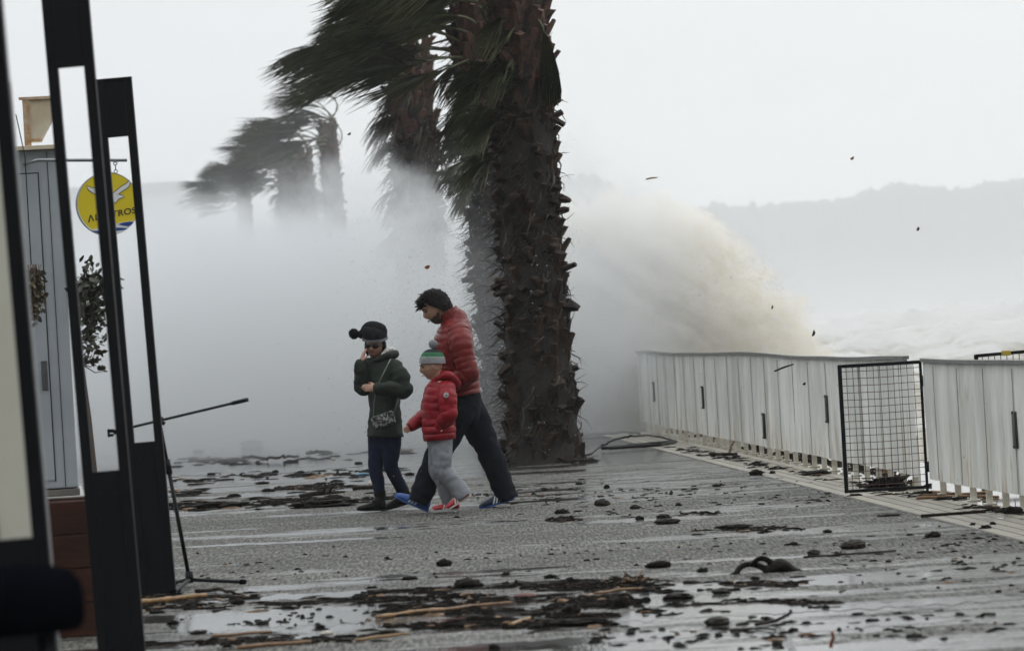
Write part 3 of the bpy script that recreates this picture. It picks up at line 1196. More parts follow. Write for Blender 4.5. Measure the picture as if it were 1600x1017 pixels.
# ---- reddish timber planter between the nearest columns
PY = 19.5
pa, pb = W(84, 800, PY), W(150, 965, PY)
pz = W(100, 782, PY).z
pl = thing('planter_box', 'reddish brown timber planter box on the ground between the black columns', 'planter', (pa.x, PY + 0.2, 0))
M_REDWOOD = mat('wet_red_timber', (0.055, 0.017, 0.008), 0.5, 0.5, 3, 0.15, 30, col2=(0.018, 0.008, 0.005), spec=0.2, stretch=(1, 1, 6))
q = MB()
for k in range(4):
    h = pz / 4
    q.box((pa.x - 0.05, PY, h * (k + 0.5)), (0.62, 0.03, h - 0.006), bev=0.004)
    q.box((pa.x - 0.05, PY + 0.5, h * (k + 0.5)), (0.62, 0.03, h - 0.006), bev=0.004)
    for s in (-1, 1):
        q.box((pa.x - 0.05 + s * 0.29, PY + 0.25, h * (k + 0.5)), (0.03, 0.466, h - 0.006), bev=0.004)
q.build('plank_side', M_REDWOOD, pl, smooth=False)
q = MB()
q.box((pa.x - 0.05, PY + 0.25, pz - 0.05), (0.54, 0.46, 0.03))
q.build('soil', mat('dark_soil', (0.02, 0.015, 0.01), 0.9, 0.5, 30, 0.5, 60), pl, smooth=False)

# ---- black padded stool, very near and out of focus
M_VINYL = mat('black_vinyl', (0.002, 0.0025, 0.004), 0.5, 0.3, 6, 0.06, 30, spec=0.0)
ty = 9.0
tc_ = W(20, 905, ty)
st = thing('bar_stool', 'black padded bar stool in the lower left corner, badly out of focus', 'stool', (tc_.x, ty, 0))
q = MB()
R0 = 0.165
pro = [(0.0, 0.955), (R0 * 0.55, 0.952), (R0 * 0.82, 0.938), (R0 * 0.96, 0.91), (R0, 0.865), (R0 * 0.985, 0.82), (R0 * 0.9, 0.80), (0.0, 0.798)]
n = 40
vs_ = []
for (r, z) in pro:
    for j in range(n):
        a = 2 * math.pi * j / n
        vs_.append(V((tc_.x + max(r, 0.001) * math.cos(a), ty + max(r, 0.001) * math.sin(a), z)))
q.add(vs_, [(i * n + j, i * n + (j + 1) % n, (i + 1) * n + (j + 1) % n, (i + 1) * n + j) for i in range(len(pro) - 1) for j in range(n)])
q.build('seat', M_VINYL, st)
for k in range(4):
    a = math.pi / 4 + k * math.pi / 2
    q = MB()
    q.tube([(tc_.x + 0.10 * math.cos(a), ty + 0.10 * math.sin(a), 0.80), (tc_.x + 0.19 * math.cos(a), ty + 0.19 * math.sin(a), 0.0)], 0.014, 10)
    q.build('leg', M_BLACK, st)
q = MB()
q.tube([(tc_.x + 0.160 * math.cos(2 * math.pi * k / 24), ty + 0.160 * math.sin(2 * math.pi * k / 24), 0.28) for k in range(25)], 0.009, 8)
q.build('foot_ring', M_BLACK, st)

# ================================================================== ROUND HANGING SIGN
GY = 30.6
sr = 0.245
sc_ = W(168, 319, GY)
M_YEL = mat('yellow_enamel', (0.72, 0.56, 0.012), 0.4, 0.08, 3)
M_BLUE = mat('blue_enamel', (0.015, 0.055, 0.26), 0.4, 0.1, 4)
M_WHITE = mat('white_enamel', (0.72, 0.73, 0.73), 0.4, 0.06, 4)
M_INK = mat('black_enamel', (0.012, 0.012, 0.012), 0.4)
M_STEEL = mat('grey_steel', (0.22, 0.23, 0.235), 0.35, 0.2, 10, metal=0.6)
M_RIM = mat('aluminium_rim', (0.45, 0.47, 0.48), 0.35, 0.1, 6, metal=0.5)
sign = thing('hanging_sign', 'round yellow sign with a white seabird and blue waves hanging from a steel bar', 'sign', tuple(sc_))
SROT = Matrix.Rotation(R(17), 3, 'Z') @ Matrix.Rotation(R(0.6), 3, 'Y')


def sp(u, v, d=0.0):
    """A point on the sign's face: u right, v up (in sign radii), d metres in front of the face."""
    return sc_ + SROT @ V((u * sr, -0.032 - d, v * sr))


n = 72
q = MB()
ring = [(math.cos(2 * math.pi * k / n), math.sin(2 * math.pi * k / n)) for k in range(n)]
q.add([sp(a, b) for a, b in ring], [tuple(range(n))])
q.build('sign_face', M_YEL, sign, smooth=False)
q = MB()
q.add([sp(a, b) for a, b in ring] + [sp(a, b, -0.064) for a, b in ring] + [sp(a * 1.03, b * 1.03, 0.003) for a, b in ring] + [sp(a * 1.03, b * 1.03, -0.064) for a, b in ring],
      [(k, (k + 1) % n, (k + 1) % n + 2 * n, k + 2 * n) for k in range(n)] + [(k + 2 * n, (k + 1) % n + 2 * n, (k + 1) % n + 3 * n, k + 3 * n) for k in range(n)]
      + [(k + 3 * n, (k + 1) % n + 3 * n, (k + 1) % n + n, k + n) for k in range(n)] + [tuple(range(2 * n - 1, n - 1, -1))])
q.build('rim', M_RIM, sign, smooth=False)


def plate(name, outline, m, d, thick=0.0015, parent=None):
    k = len(outline)
    q_ = MB()
    q_.add([sp(u, v, d) for u, v in outline] + [sp(u, v, d - thick) for u, v in outline],
           [tuple(range(k))] + [(i, (i + 1) % k, (i + 1) % k + k, i + k) for i in range(k)])
    return q_.build(name, m, sign if parent is None else parent, smooth=False)


def sz(x, y):
    """From the zoomed view of the sign (pixels) to sign radii."""
    return ((x - 485) / 345.0 + 0.0, -(y - 582) / 352.0 + 0.075 * (x - 485) / 345.0)


bird_body = [(560, 492), (605, 490), (640, 502), (668, 520), (628, 532), (600, 540), (572, 572), (530, 580), (470, 598), (410, 606), (348, 596), (372, 584), (412, 574), (440, 545), (470, 510), (510, 494)]
wing_a = [(248, 350), (300, 378), (360, 398), (420, 416), (470, 452), (500, 492), (470, 520), (430, 508), (372, 472), (310, 432), (268, 396)]
wing_b = [(740, 342), (738, 380), (728, 410), (690, 434), (640, 456), (600, 486), (560, 500), (520, 500), (545, 470), (580, 444), (640, 404), (700, 376)]


def grow(o, g):
    cx = sum(p[0] for p in o) / len(o)
    cy = sum(p[1] for p in o) / len(o)
    r = []
    k = len(o)
    for i in range(k):
        a, b = V(o[i - 1]), V(o[(i + 1) % k])
        t = (b - a)
        nrm = V((t.y, -t.x))
        if nrm.length < 1e-6:
            nrm = V((o[i][0] - cx, o[i][1] - cy))
        nrm.normalize()
        if nrm.dot(V((o[i][0] - cx, o[i][1] - cy))) < 0:
            nrm = -nrm
        r.append((o[i][0] + nrm.x * g, o[i][1] + nrm.y * g))
    return r


q = MB()
for dd, o_ in ((0.0020, wing_a), (0.0026, wing_b), (0.0032, bird_body)):
    pts = [sz(*p) for p in grow(o_, 8)]
    q.add([sp(u, v, dd) for u, v in pts], [tuple(range(len(pts)))])
q.build('bird_outline', M_INK, sign, smooth=False)
q = MB()
for dd, o_ in ((0.0044, wing_a), (0.0050, wing_b), (0.0056, bird_body)):
    pts = [sz(*p) for p in o_]
    q.add([sp(u, v, dd) for u, v in pts], [tuple(range(len(pts)))])
q.build('bird', M_WHITE, sign, smooth=False)
# waves at the foot of the sign
low = [(285, 860), (340, 846), (420, 832), (520, 822), (600, 812), (700, 808), (775, 812), (740, 850), (690, 890), (620, 918), (530, 936), (440, 934), (360, 908)]
plate('wave_ground', [sz(*p) for p in low], M_WHITE, 0.0020)
w1 = [(345, 850), (400, 834), (470, 838), (540, 858), (620, 870), (690, 884), (650, 900), (560, 900), (480, 886), (410, 866)]
w2 = [(582, 828), (640, 814), (720, 812), (762, 820), (735, 850), (700, 864), (640, 848)]
w3 = [(284, 868), (340, 872), (410, 888), (480, 908), (560, 912), (520, 930), (440, 930), (360, 906)]
q = MB()
for dd, o_ in ((0.0034, w1), (0.0040, w2), (0.0046, w3)):
    q.add([sp(*sz(*p), dd) for p in o_], [tuple(range(len(o_)))])
q.build('wave', M_BLUE, sign, smooth=False)
# lettering
fc = bpy.data.curves.new('lettering', 'FONT')
fc.body = 'LBATROS'
fc.size = 0.30
fc.offset = 0.006
fc.space_character = 1.06
fo = bpy.data.objects.new('lettering_source', fc)
C.objects.link(fo)
bpy.context.view_layer.update()
me = bpy.data.meshes.new_from_object(fo.evaluated_get(bpy.context.evaluated_depsgraph_get()))
xs_ = [v.co.x for v in me.vertices]
ys_ = [v.co.y for v in me.vertices]
tx0, tx1, tyb, tyt = min(xs_), max(xs_), min(ys_), max(ys_)
(u0, v0), (u1, v1) = sz(330, 756), sz(795, 722)
hh = 72 / 352.0
q = MB()


def lt(x, y):
    t = (x - tx0) / (tx1 - tx0)
    return sp(u0 + (u1 - u0) * t, v0 + (v1 - v0) * t + hh * (y - tyb) / (tyt - tyb), 0.0030)


q.add([lt(v.co.x, v.co.y) for v in me.vertices], [tuple(p.vertices) for p in me.polygons])
(ua, va), (ub, vb), (uc, vc) = sz(245, 766), sz(278, 684), sz(318, 760)
th = 0.042
q.add([sp(ua, va, .003), sp(ua + th, va, .003), sp(ub + th * .55, vb, .003), sp(ub - th * .45, vb, .003)], [(0, 1, 2, 3)])
q.add([sp(uc - th, vc, .0032), sp(uc, vc, .0032), sp(ub + th * .5, vb, .0032), sp(ub - th * .5, vb, .0032)], [(0, 1, 2, 3)])
q.build('lettering', M_INK, sign, smooth=False)
bpy.data.objects.remove(fo)
bpy.data.meshes.remove(me)
bpy.data.curves.remove(fc)
# bar and chains
q = MB()
ba, bb = W(60, 250.5, GY + 0.15), W(198, 250.5, GY)
q.tube([V((sx1 - 0.3, SY + 0.02, ba.z + 0.004)), ba, bb], 0.0135, 12)
q.build('bar', M_STEEL, sign)
for px in (149, 180):
    q = MB()
    a, b = W(px, 252, GY), W(px + 1, 271, GY)
    for c_, r_ in ((a.lerp(b, 0.18), 0.014), (a.lerp(b, 0.86), 0.014)):
        q.tube([c_ + V((r_ * math.cos(2 * math.pi * k / 10), 0.3 * r_ * math.sin(2 * math.pi * k / 10), r_ * math.sin(2 * math.pi * k / 10))) for k in range(11)], 0.0042, 6)
    q.tube([a.lerp(b, 0.3), a.lerp(b, 0.74)], 0.005, 6)
    q.tube([a + V((0, 0, 0.012)), a.lerp(b, 0.16)], 0.004, 6)
    q.build('chain', M_STEEL, sign)

# ================================================================== MICROPHONE STAND
MY = CAM_H * FPX / ((RS * (292 - 800) + RC * (916 - 508.5)))
hub = W(296, 905, MY)
piv = W(250, 659, MY)
mic = thing('microphone_stand', 'black boom microphone stand leaning beside the farthest black column', 'microphone stand', (hub.x, MY, 0))
q = MB()
midp = W(262, 725, MY)
q.tube([hub + V((0, 0, -0.0)), midp], 0.0125, 10)
q.tube([midp, piv], 0.009, 10)
q.build('pole', M_BLACK, mic)
q = MB()
q.tube([midp + (hub - midp).normalized() * 0.06, midp - (hub - midp).normalized() * 0.03], 0.019, 10)
q.build('clutch', M_BLACK, mic)
q = MB()
q.tube([W(186, 672, MY + 0.1), W(365, 629.5, MY - 0.05)], 0.008, 10)
q.tube([W(362, 630.2, MY - 0.05), W(388, 624, MY - 0.05)], 0.0125, 10)
q.build('boom', M_BLACK, mic)
q = MB()
q.ball(piv + V((0, 0, 0.008)), (0.028, 0.02, 0.028), sub=2)
q.tube([piv + V((0.01, -0.03, 0.0)), piv + V((0.03, -0.035, -0.012))], 0.012, 8)
q.build('boom_joint', M_BLACK, mic)
q = MB()
cl = W(176, 676, MY + 0.1)
q.tube([cl + V((0.045, 0, 0.016)), cl + V((0.005, 0, 0.0))], 0.014, 10)
q.box(cl + V((-0.005, 0, 0.012)), (0.03, 0.04, 0.022), bev=0.006)
q.box(cl + V((-0.012, 0, -0.014)), (0.035, 0.04, 0.016), bev=0.005)
q.box(cl + V((-0.024, 0, 0.0)), (0.012, 0.04, 0.05), bev=0.004)
q.build('microphone_clip', M_BLACK, mic)
q = MB()
q.tube([hub + V((0, 0, 0.05)), hub + V((0, 0, -0.02))], 0.024, 10)
q.build('leg_collar', M_BLACK, mic)
for (px, py) in ((384, 909), (270, 926), (268, 914)):
    q = MB()
    e = G(px, py, 0.012)
    if px == 268:
        e = V((hub.x - 0.12, MY + 0.3, 0.012))
    q.tube([hub + V((0, 0, 0.0)), hub.lerp(e, 0.9), e], [0.012, 0.011, 0.011], 8)
    leg = q.build('leg', M_BLACK, mic)
    q = MB()
    q.tube([hub.lerp(e, 0.9), e + V((0, 0, -0.001))], 0.016, 8)
    q.build('rubber_foot', M_VINYL, leg)

# ================================================================== SMALL TREE BY THE KIOSK
M_BARK = mat('brown_bark', (0.10, 0.065, 0.045), 0.8, 0.5, 25, 0.4, 60)
M_LEAF = mat('dark_olive_leaf', (0.045, 0.048, 0.022), 0.45, 0.5, 12, col2=(0.02, 0.022, 0.012))
M_LEAFD = mat('dry_leaf', (0.10, 0.075, 0.035), 0.6, 0.5, 12)
TY = 29.0
tb = W(146, 800, TY)
tree = thing('potted_tree', 'slim dark leafy tree with a bare reddish stem in front of the grey kiosk', 'tree', (tb.x, TY, 0))
q = MB()
stem = [V((tb.x + 0.02, TY, 0.0)), W(147, 735, TY), W(138, 650, TY), W(128, 575, TY), W(120, 510, TY), W(116, 450, TY)]
q.tube(stem, [0.026, 0.024, 0.022, 0.018, 0.014, 0.008], 9)
q.build('trunk', M_BARK, tree)
rnd = random.Random(3)
qb, ql = MB(), MB()


def leaf(qm, p, d, n_, L, w):
    d = V(d).normalized()
    s = d.cross(V(n_))
    if s.length < 0.05:
        s = d.orthogonal()
    s.normalize()
    up = s.cross(d)
    a = [p, p + d * L * 0.35 + s * w + up * 0.15 * w, p + d * L * 0.75 + s * w * 0.7, p + d * L, p + d * L * 0.75 - s * w * 0.7, p + d * L * 0.35 - s * w + up * 0.15 * w]
    qm.add(a, [(0, 1, 2, 5), (2, 3, 4, 5)] if False else [(0, 1, 5), (1, 2, 4, 5), (2, 3, 4)])


for k in range(44):
    t = rnd.uniform(0.0, 1.0)
    base = stem[3].lerp(stem[5], t ** 0.8)
    side = rnd.choice((0.3, 0.6, 1, 1, 1, 1))
    ln = rnd.uniform(0.10, 0.30) * (1.1 if t > 0.3 else 0.8)
    end = base + V((side * ln * rnd.uniform(0.5, 1.0), rnd.uniform(-0.6, 0.6) * ln, ln * rnd.uniform(-0.2, 0.9) * (0.5 + t)))
    mid_ = base.lerp(end, 0.5) + V((0, 0, 0.02))
    qb.tube([base, mid_, end], [0.006, 0.004, 0.002], 5)
    for j in range(22 if t > 0.25 else 10):
        p = base.lerp(end, rnd.uniform(0.35, 1.05)) + V((rnd.gauss(0, 0.03), rnd.gauss(0, 0.04), rnd.gauss(0, 0.03)))
        leaf(ql, p, (rnd.gauss(side * 0.5, 0.6), rnd.gauss(0, 0.7), rnd.gauss(0.1, 0.7)), (rnd.gauss(0, 1), rnd.gauss(0, 1), 1), rnd.uniform(0.04, 0.075), rnd.uniform(0.011, 0.02))
for (px, py) in ((160, 548), (150, 565), (162, 580), (153, 545)):
    e = W(px, py, TY)
    qb.tube([stem[3].lerp(stem[4], 0.1), stem[3].lerp(e, 0.6) + V((0, 0, -0.02)), e], [0.006, 0.004, 0.002], 5)
    for j in range(9):
        leaf(ql, stem[3].lerp(e, rnd.uniform(0.7, 1.0)), (rnd.gauss(0.6, 0.5), rnd.gauss(0, .6), rnd.gauss(0.3, 0.6)), (rnd.gauss(0, 1), 1, 1), 0.05, 0.014)
qb.build('branches', M_BARK, tree)
ql.build('foliage', M_LEAF, tree, smooth=False)
# terracotta pot, mostly hidden by the middle column
q = MB()
pp = [(0.14, 0.0), (0.19, 0.26), (0.21, 0.26), (0.21, 0.32), (0.18, 0.32), (0.17, 0.27), (0.0, 0.27)]
n = 24
q.add([V((tb.x + 0.02 + max(r, .001) * math.cos(2 * math.pi * j / n), TY + max(r, .001) * math.sin(2 * math.pi * j / n), z)) for r, z in pp for j in range(n)],
      [(i * n + j, i * n + (j + 1) % n, (i + 1) * n + (j + 1) % n, (i + 1) * n + j) for i in range(len(pp) - 1) for j in range(n)] + [tuple(range(n - 1, -1, -1))])
q.build('pot', mat('dark_terracotta', (0.14, 0.07, 0.04), 0.7, 0.4, 8), tree)

# a dry clump caught behind the nearest column
dc = W(58, 452, 26.0)
dp = thing('hanging_plant', 'dry brown foliage hanging against the grey kiosk beside the nearest column', 'plant', tuple(dc + V((0, 0.1, 0.3))))
ql, qb = MB(), MB()
for k in range(26):
    a = dc + V((rnd.uniform(-0.09, 0.03), rnd.uniform(-0.05, 0.05), 0.17))
    b = a + V((rnd.gauss(0, 0.025), rnd.gauss(0, 0.03), -rnd.uniform(0.2, 0.42)))
    qb.tube([a, a.lerp(b, 0.5) + V((rnd.gauss(0, .01), 0, 0)), b], 0.003, 4)
    for j in range(10):
        leaf(ql, a.lerp(b, rnd.uniform(0.1, 1)), (rnd.gauss(0, .6), rnd.gauss(0, .6), rnd.gauss(-0.4, .5)), (rnd.gauss(0, 1), 1, 0.4), 0.05, 0.014)
qb.build('stems', M_BARK, dp)
ql.build('foliage', M_LEAFD, dp, smooth=False)
q = MB()
q.tube([dc + V((-0.03, 0, 0.17)), dc + V((-0.03, 0.0, 0.9)), dc + V((-0.1, 0.2, 1.2))], 0.004, 5)
q.build('hook_wire', M_BLACK, dp)

# ---- long town building lost in the haze on the far left
ty_ = 1500.0
ta, tb2 = W(-160, 300, ty_), W(285, 345, ty_)
tz = W(200, 289, ty_).z
bl = thing('flat_roofed_building', 'long flat roofed building almost lost in the haze at the far left', 'building', ((ta.x + tb2.x) / 2, ty_, 0))
M_FARB = mat('far_render', (0.62, 0.62, 0.60), 0.8, 0.15, 0.05)
q = MB()
q.box(((ta.x + tb2.x) / 2, ty_ + 20, tz / 2 - 1.5), (tb2.x - ta.x, 40, tz - 3))
q.build('wall', M_FARB, bl, smooth=False)
q = MB()
q.box(((ta.x + tb2.x) / 2, ty_ + 18, tz - 1.4), (tb2.x - ta.x + 8, 46, 2.8))
q.box(((ta.x * 0.6 + tb2.x * 0.4), ty_ + 18, tz + 1.9), (26, 20, 3.8))
q.build('roof', mat('far_roof', (0.30, 0.30, 0.30), 0.8), bl, smooth=False)
M_FARW = mat('far_window', (0.85, 0.86, 0.87), 0.3)
for k in range(7):
    q = MB()
    x = ta.x + (tb2.x - ta.x) * (k + 0.5) / 7
    q.box((x, ty_ - 0.2, tz - 9), (9, 0.5, 8))
    q.build('window', M_FARW, bl, smooth=False)

# ================================================================== PALMS
M_TRUNK = mat('palm_fibre', (0.022, 0.016, 0.012), 0.85, 0.5, 14, 0.8, 45, col2=(0.008, 0.006, 0.005), stretch=(1, 1, 0.5))
M_BOOT = mat('palm_leaf_base', (0.055, 0.035, 0.024), 0.8, 0.6, 5, 0.5, 40, col2=(0.009, 0.007, 0.006), spec=0.15)
M_BOOTRED = mat('fresh_palm_leaf_base', (0.11, 0.048, 0.03), 0.7, 0.6, 9, 0.3, 40, col2=(0.03, 0.018, 0.013))
M_FROND = mat('palm_leaf', (0.085, 0.092, 0.042), 0.5, 0.5, 2.2, col2=(0.028, 0.035, 0.016), spec=0.3)
M_FRONDL = mat('pale_palm_leaf', (0.15, 0.155, 0.075), 0.5, 0.4, 5, col2=(0.06, 0.07, 0.032))
M_DEADF = mat('dead_palm_leaf', (0.075, 0.058, 0.038), 0.7, 0.6, 5, col2=(0.022, 0.021, 0.014))


def blade_strip(q, P, w0):
    """A narrow tapering leaf blade along points P, slightly folded."""
    n = len(P)
    vs_ = []
    s_ = None
    for i, p in enumerate(P):
        t = (P[min(i + 1, n - 1)] - P[max(i - 1, 0)])
        if t.length < 1e-5:
            t = V((1, 0, 0))
        t.normalize()
        s = t.cross(V((0.25, 0.55, 0.8)))
        if s.length < 0.1:
            s = t.orthogonal()
        s.normalize()
        if s_ is not None and s.dot(s_) < 0:
            s = -s
        s_ = s
        k = i / (n - 1)
        w = w0 * (1 - k) ** 0.7 + 0.0015
        vs_ += [p + s * w, p - s * w]
    q.add(vs_, [(2 * i, 2 * i + 1, 2 * i + 3, 2 * i + 2) for i in range(n - 1)])


def fan(q, hub_, d, rnd, blades, length, spread, wind, droop, w0=0.013, seg=5):
    """A fan leaf: blades leave hub_ about direction d and bend into the wind."""
    d = V(d).normalized()
    side = d.cross(V((0, 0, 1)))
    if side.length < 0.1:
        side = V((0, 1, 0))
    side.normalize()
    side = (side + V((rnd.gauss(0, .25), rnd.gauss(0, .25), rnd.gauss(0, .45)))).normalized()
    nrm = side.cross(d).normalized()
    for k in range(blades):
        a = spread * (2 * (k + 0.5) / blades - 1) + rnd.gauss(0, 0.05)
        dd = (d * math.cos(a) + side * math.sin(a) + nrm * rnd.gauss(0, 0.10)).normalized()
        L = length * (0.72 + 0.28 * math.cos(a)) * rnd.uniform(0.8, 1.1)
        p = V(hub_)
        P = [p.copy()]
        wv = V(wind) * rnd.uniform(0.75, 1.2)
        for s in range(seg):
            t = (s + 1) / seg
            dd = (dd + wv * (0.32 * t + 0.1) + V((0, 0, -droop * t * rnd.uniform(0.4, 1.3))) + V((rnd.gauss(0, .05), rnd.gauss(0, .07), rnd.gauss(0, .06)))).normalized()
            p = p + dd * (L / seg)
            P.append(p.copy())
        blade_strip(q, P, w0 * rnd.uniform(0.8, 1.2))


def palm(name_label, base, top, r0, r1, seed, fronds=42, size=1.0, blades=34, boots=1.0, boot_from=0.0, shag=0.0, seg=5, lift=-0.10, group='palms bent by the wind along the promenade'):
    rnd = random.Random(seed)
    base, top = V(base), V(top)
    root = thing('palm_tree', name_label, 'palm tree', tuple(base), group)
    H = (top - base).length
    ax = (top - base).normalized()
    n, rings = 26, int(H / 0.07)
    q = MB()
    vs_ = []

    def rad(t):
        r = r0 + (r1 - r0) * t
        return r * (1 + 0.26 * math.exp(-t * H / 0.30))
    for i in range(rings + 1):
        t = i / rings
        p = base.lerp(top, t)
        for j in range(n):
            a = 2 * math.pi * j / n
            k = 1 + 0.10 * noise.noise(V((math.cos(a) * 2.4, math.sin(a) * 2.4, t * H * 2.6 + seed))) + 0.07 * noise.noise(V((math.cos(a) * 6, math.sin(a) * 6, t * H * 7 + seed)))
            vs_.append(p + V((math.cos(a), math.sin(a), 0)) * rad(t) * k)
    q.add(vs_, [(i * n + j, i * n + (j + 1) % n, (i + 1) * n + (j + 1) % n, (i + 1) * n + j) for i in range(rings) for j in range(n)] + [tuple(range(rings * n, rings * n + n))])
    qt = q
    # cut leaf bases: most lie along the trunk, some stick out and curl
    for nm, mt, lo, hi in (('leaf_base', M_BOOT, boot_from, 0.74), ('fresh_leaf_base', M_BOOTRED, 0.74, 1.0)):
        q = MB()
        z = lo * H + 0.05
        row = 0
        while z < hi * H:
            m = 13
            for j in range(m):
                if rnd.random() < 0.12:
                    continue
                a = 2 * math.pi * (j + 0.5 * (row % 2)) / m + rnd.gauss(0, 0.14)
                t = min(1, (z + rnd.gauss(0, 0.04)) / H)
                out = V((math.cos(a), math.sin(a), 0))
                tan = V((-math.sin(a), math.cos(a), 0))
                p = base.lerp(top, t) + out * rad(t) * 0.9
                stick = rnd.random()
                red = nm == 'fresh_leaf_base'
                if stick < 0.74:
                    L, ang = rnd.uniform(0.14, 0.25), rnd.uniform(0.85, 1.42)
                else:
                    L, ang = rnd.uniform(0.10, 0.21), rnd.uniform(-0.35, 0.8)
                if red:
                    L *= rnd.uniform(1.1, 1.6)
                    ang = rnd.uniform(1.0, 1.45)
                L *= size * boots
                w = rnd.uniform(0.06, 0.105) * size
                dirv = (out * math.cos(ang) + V((0, 0, 1)) * math.sin(ang)).normalized()
                curl = rnd.uniform(-0.6, 0.9)
                P = [p - dirv * 0.05]
                dcur = dirv.copy()
                for s in range(4):
                    dcur = (dcur + V((0, 0, curl * 0.22)) + tan * rnd.gauss(0, 0.12)).normalized()
                    P.append(P[-1] + dcur * (L + 0.05) / 4)
                vb = []
                for s, pt in enumerate(P):
                    ww = w * (1.15, 1.05, 0.8, 0.62, rnd.uniform(0.4, 0.85))[s]
                    th_ = rnd.uniform(0.055, 0.085) * size * (1 - s / 8)
                    nn = dcur.cross(tan).normalized()
                    vb += [pt + tan * ww + nn * th_ * .3, pt + nn * th_, pt - tan * ww + nn * th_ * .3, pt - nn * th_ * 0.6]
                q.add(vb, [(4 * s + e, 4 * s + (e + 1) % 4, 4 * s + 4 + (e + 1) % 4, 4 * s + 4 + e) for s in range(4) for e in range(4)] + [(16, 17, 18, 19)])
            z += rnd.uniform(0.09, 0.13) * size
            row += 1
        if q.v:
            q.build(nm, mt, root, smooth=False)
    # loose fibres and dead strips hanging off the trunk: part of its surface
    q = qt
    q.mi = 1
    for k in range(int(1500 * boots * (H / 5))):
        t = rnd.uniform(boot_from, 0.98)
        a = rnd.uniform(0, 2 * math.pi)
        out = V((math.cos(a), math.sin(a), 0))
        p = base.lerp(top, t) + out * rad(t) * rnd.uniform(0.95, 1.12)
        d = (out * rnd.uniform(0.05, 0.8) + V((-0.35 + rnd.gauss(0, 0.3), rnd.gauss(0, 0.3), rnd.uniform(-1.2, 0.7)))).normalized()
        L = rnd.uniform(0.08, 0.26) * size
        blade_strip(q, [p, p + d * L * .5, p + d * L + V((-0.05, 0, -0.03))], rnd.uniform(0.003, 0.012) * size)
    q.build('trunk', [M_TRUNK, M_DEADF], root)
    # crown
    qf, ql, qp = MB(), MB(), MB()
    wind = V((-1.0, 0.0, lift))
    for k in range(fronds):
        a = rnd.uniform(0, 2 * math.pi)
        el = rnd.uniform(-0.25, 1.25) if math.cos(a) < 0.2 else rnd.uniform(0.55, 1.3)
        d0 = V((math.cos(a) * math.cos(el), math.sin(a) * math.cos(el), math.sin(el)))
        zt = rnd.uniform(-0.55, 0.25) * size
        p = top + V((0, 0, zt)) + V((math.cos(a), math.sin(a), 0)) * r1 * 0.7
        L = rnd.uniform(0.65, 1.15) * size
        P = [p.copy()]
        dd = d0.copy()
        for s in range(7):
            t = (s + 1) / 7
            dd = (dd + wind * (0.16 + 0.55 * t) * (1.15 if dd.x > -0.3 else 0.6) + V((0, 0, -0.05))).normalized()
            p = p + dd * L / 7
            P.append(p.copy())
        qp.tube(P, [0.017 * size * (1 - 0.5 * i / 7) for i in range(8)], 5)
        fan(ql if rnd.random() < 0.30 else qf, P[-1], dd, rnd, blades, rnd.uniform(0.75, 1.05) * size, rnd.uniform(0.5, 1.15), wind, rnd.uniform(0.05, 0.4), 0.018 * size, seg)
        # the ribs of the leaf run back along the stalk, which gives it the look of a closed brush
        fan(qf, P[-3], (P[-2] - P[-4]), rnd, blades // 3, 0.8 * size, 0.8, wind, 0.35, 0.013 * size, seg)
    qp.build('stalks', M_FRONDL, root)
    ql.build('pale_fronds', M_FRONDL, root, smooth=False)
    # shaggy skirt of hanging old leaves
    if shag:
        qs = qf
        qs.mi = 1
        for k in range(int(26 * shag)):
            a = rnd.uniform(0, 2 * math.pi)
            t = 1 - rnd.uniform(0.1, 0.4 * min(1.3, shag))
            out = V((math.cos(a), math.sin(a), 0))
            p = base.lerp(top, t) + out * rad(t) * 1.05
            fan(qs, p, out * 0.8 + V((-0.3, 0, -0.6)), rnd, blades // 2, rnd.uniform(0.4, 0.7) * size, 0.8, V((-0.35, 0, -0.25)), 0.5, 0.012 * size, 4)
    qf.build('crown', [M_FROND, M_DEADF], root, smooth=False)
    return root


PZ1 = 40.2
p1b, p1t = W(851, 721, PZ1), W(810, 30, PZ1)
p1b.z = -0.01
front = palm('nearest palm with a thick dark trunk standing right beside the man in the red jacket', p1b, p1t + V((0, 0, 0.55)), 0.345, 0.262, 11, fronds=44, blades=30, seg=6)
rnd = random.Random(21)
# a green leaf folded down on the lee side and old fans hanging on the windward side of the nearest palm
q = MB()
hubp = W(848, 42, PZ1 - 0.30)
rim = [(878, 140), (877, 152), (872, 163), (864, 167), (855, 169), (848, 164), (843, 158), (840, 150)]
pl_ = []
for i in range(29):
    t = i / 28 * (len(rim) - 1)
    k0 = min(int(t), len(rim) - 2)
    px = rim[k0][0] + (rim[k0 + 1][0] - rim[k0][0]) * (t - k0)
    py = rim[k0][1] + (rim[k0 + 1][1] - rim[k0][1]) * (t - k0) + (4 if i % 4 == 0 else 0)
    pl_.append((px, py, -0.30 + (0.035 if i % 2 else -0.035) + 0.10 * math.sin(i / 28 * math.pi)))
vs_ = []
for i, (px, py, d) in enumerate(pl_):
    e = W(px, py, PZ1 + d)
    for t in (0.04, 0.35, 0.7, 1.0):
        p = hubp.lerp(e, t)
        vs_.append(p + V((0.035 * math.sin(t * math.pi) * (1 - i / 28), 0.02 * (1 if i % 2 else -1) * t, 0.015 * math.sin(t * math.pi))))
q.add(vs_, [(4 * i + j, 4 * i + j + 1, 4 * i + j + 5, 4 * i + j + 4) for i in range(28) for j in range(3)])
q.tube([W(828, 2, PZ1 - 0.1), W(836, 22, PZ1 - 0.25), hubp, hubp.lerp(W(860, 100, PZ1 - 0.3), 0.2)], [0.018, 0.016, 0.014, 0.006], 6)
q.build('folded_frond', M_FRONDL, front, smooth=False)
q = MB()
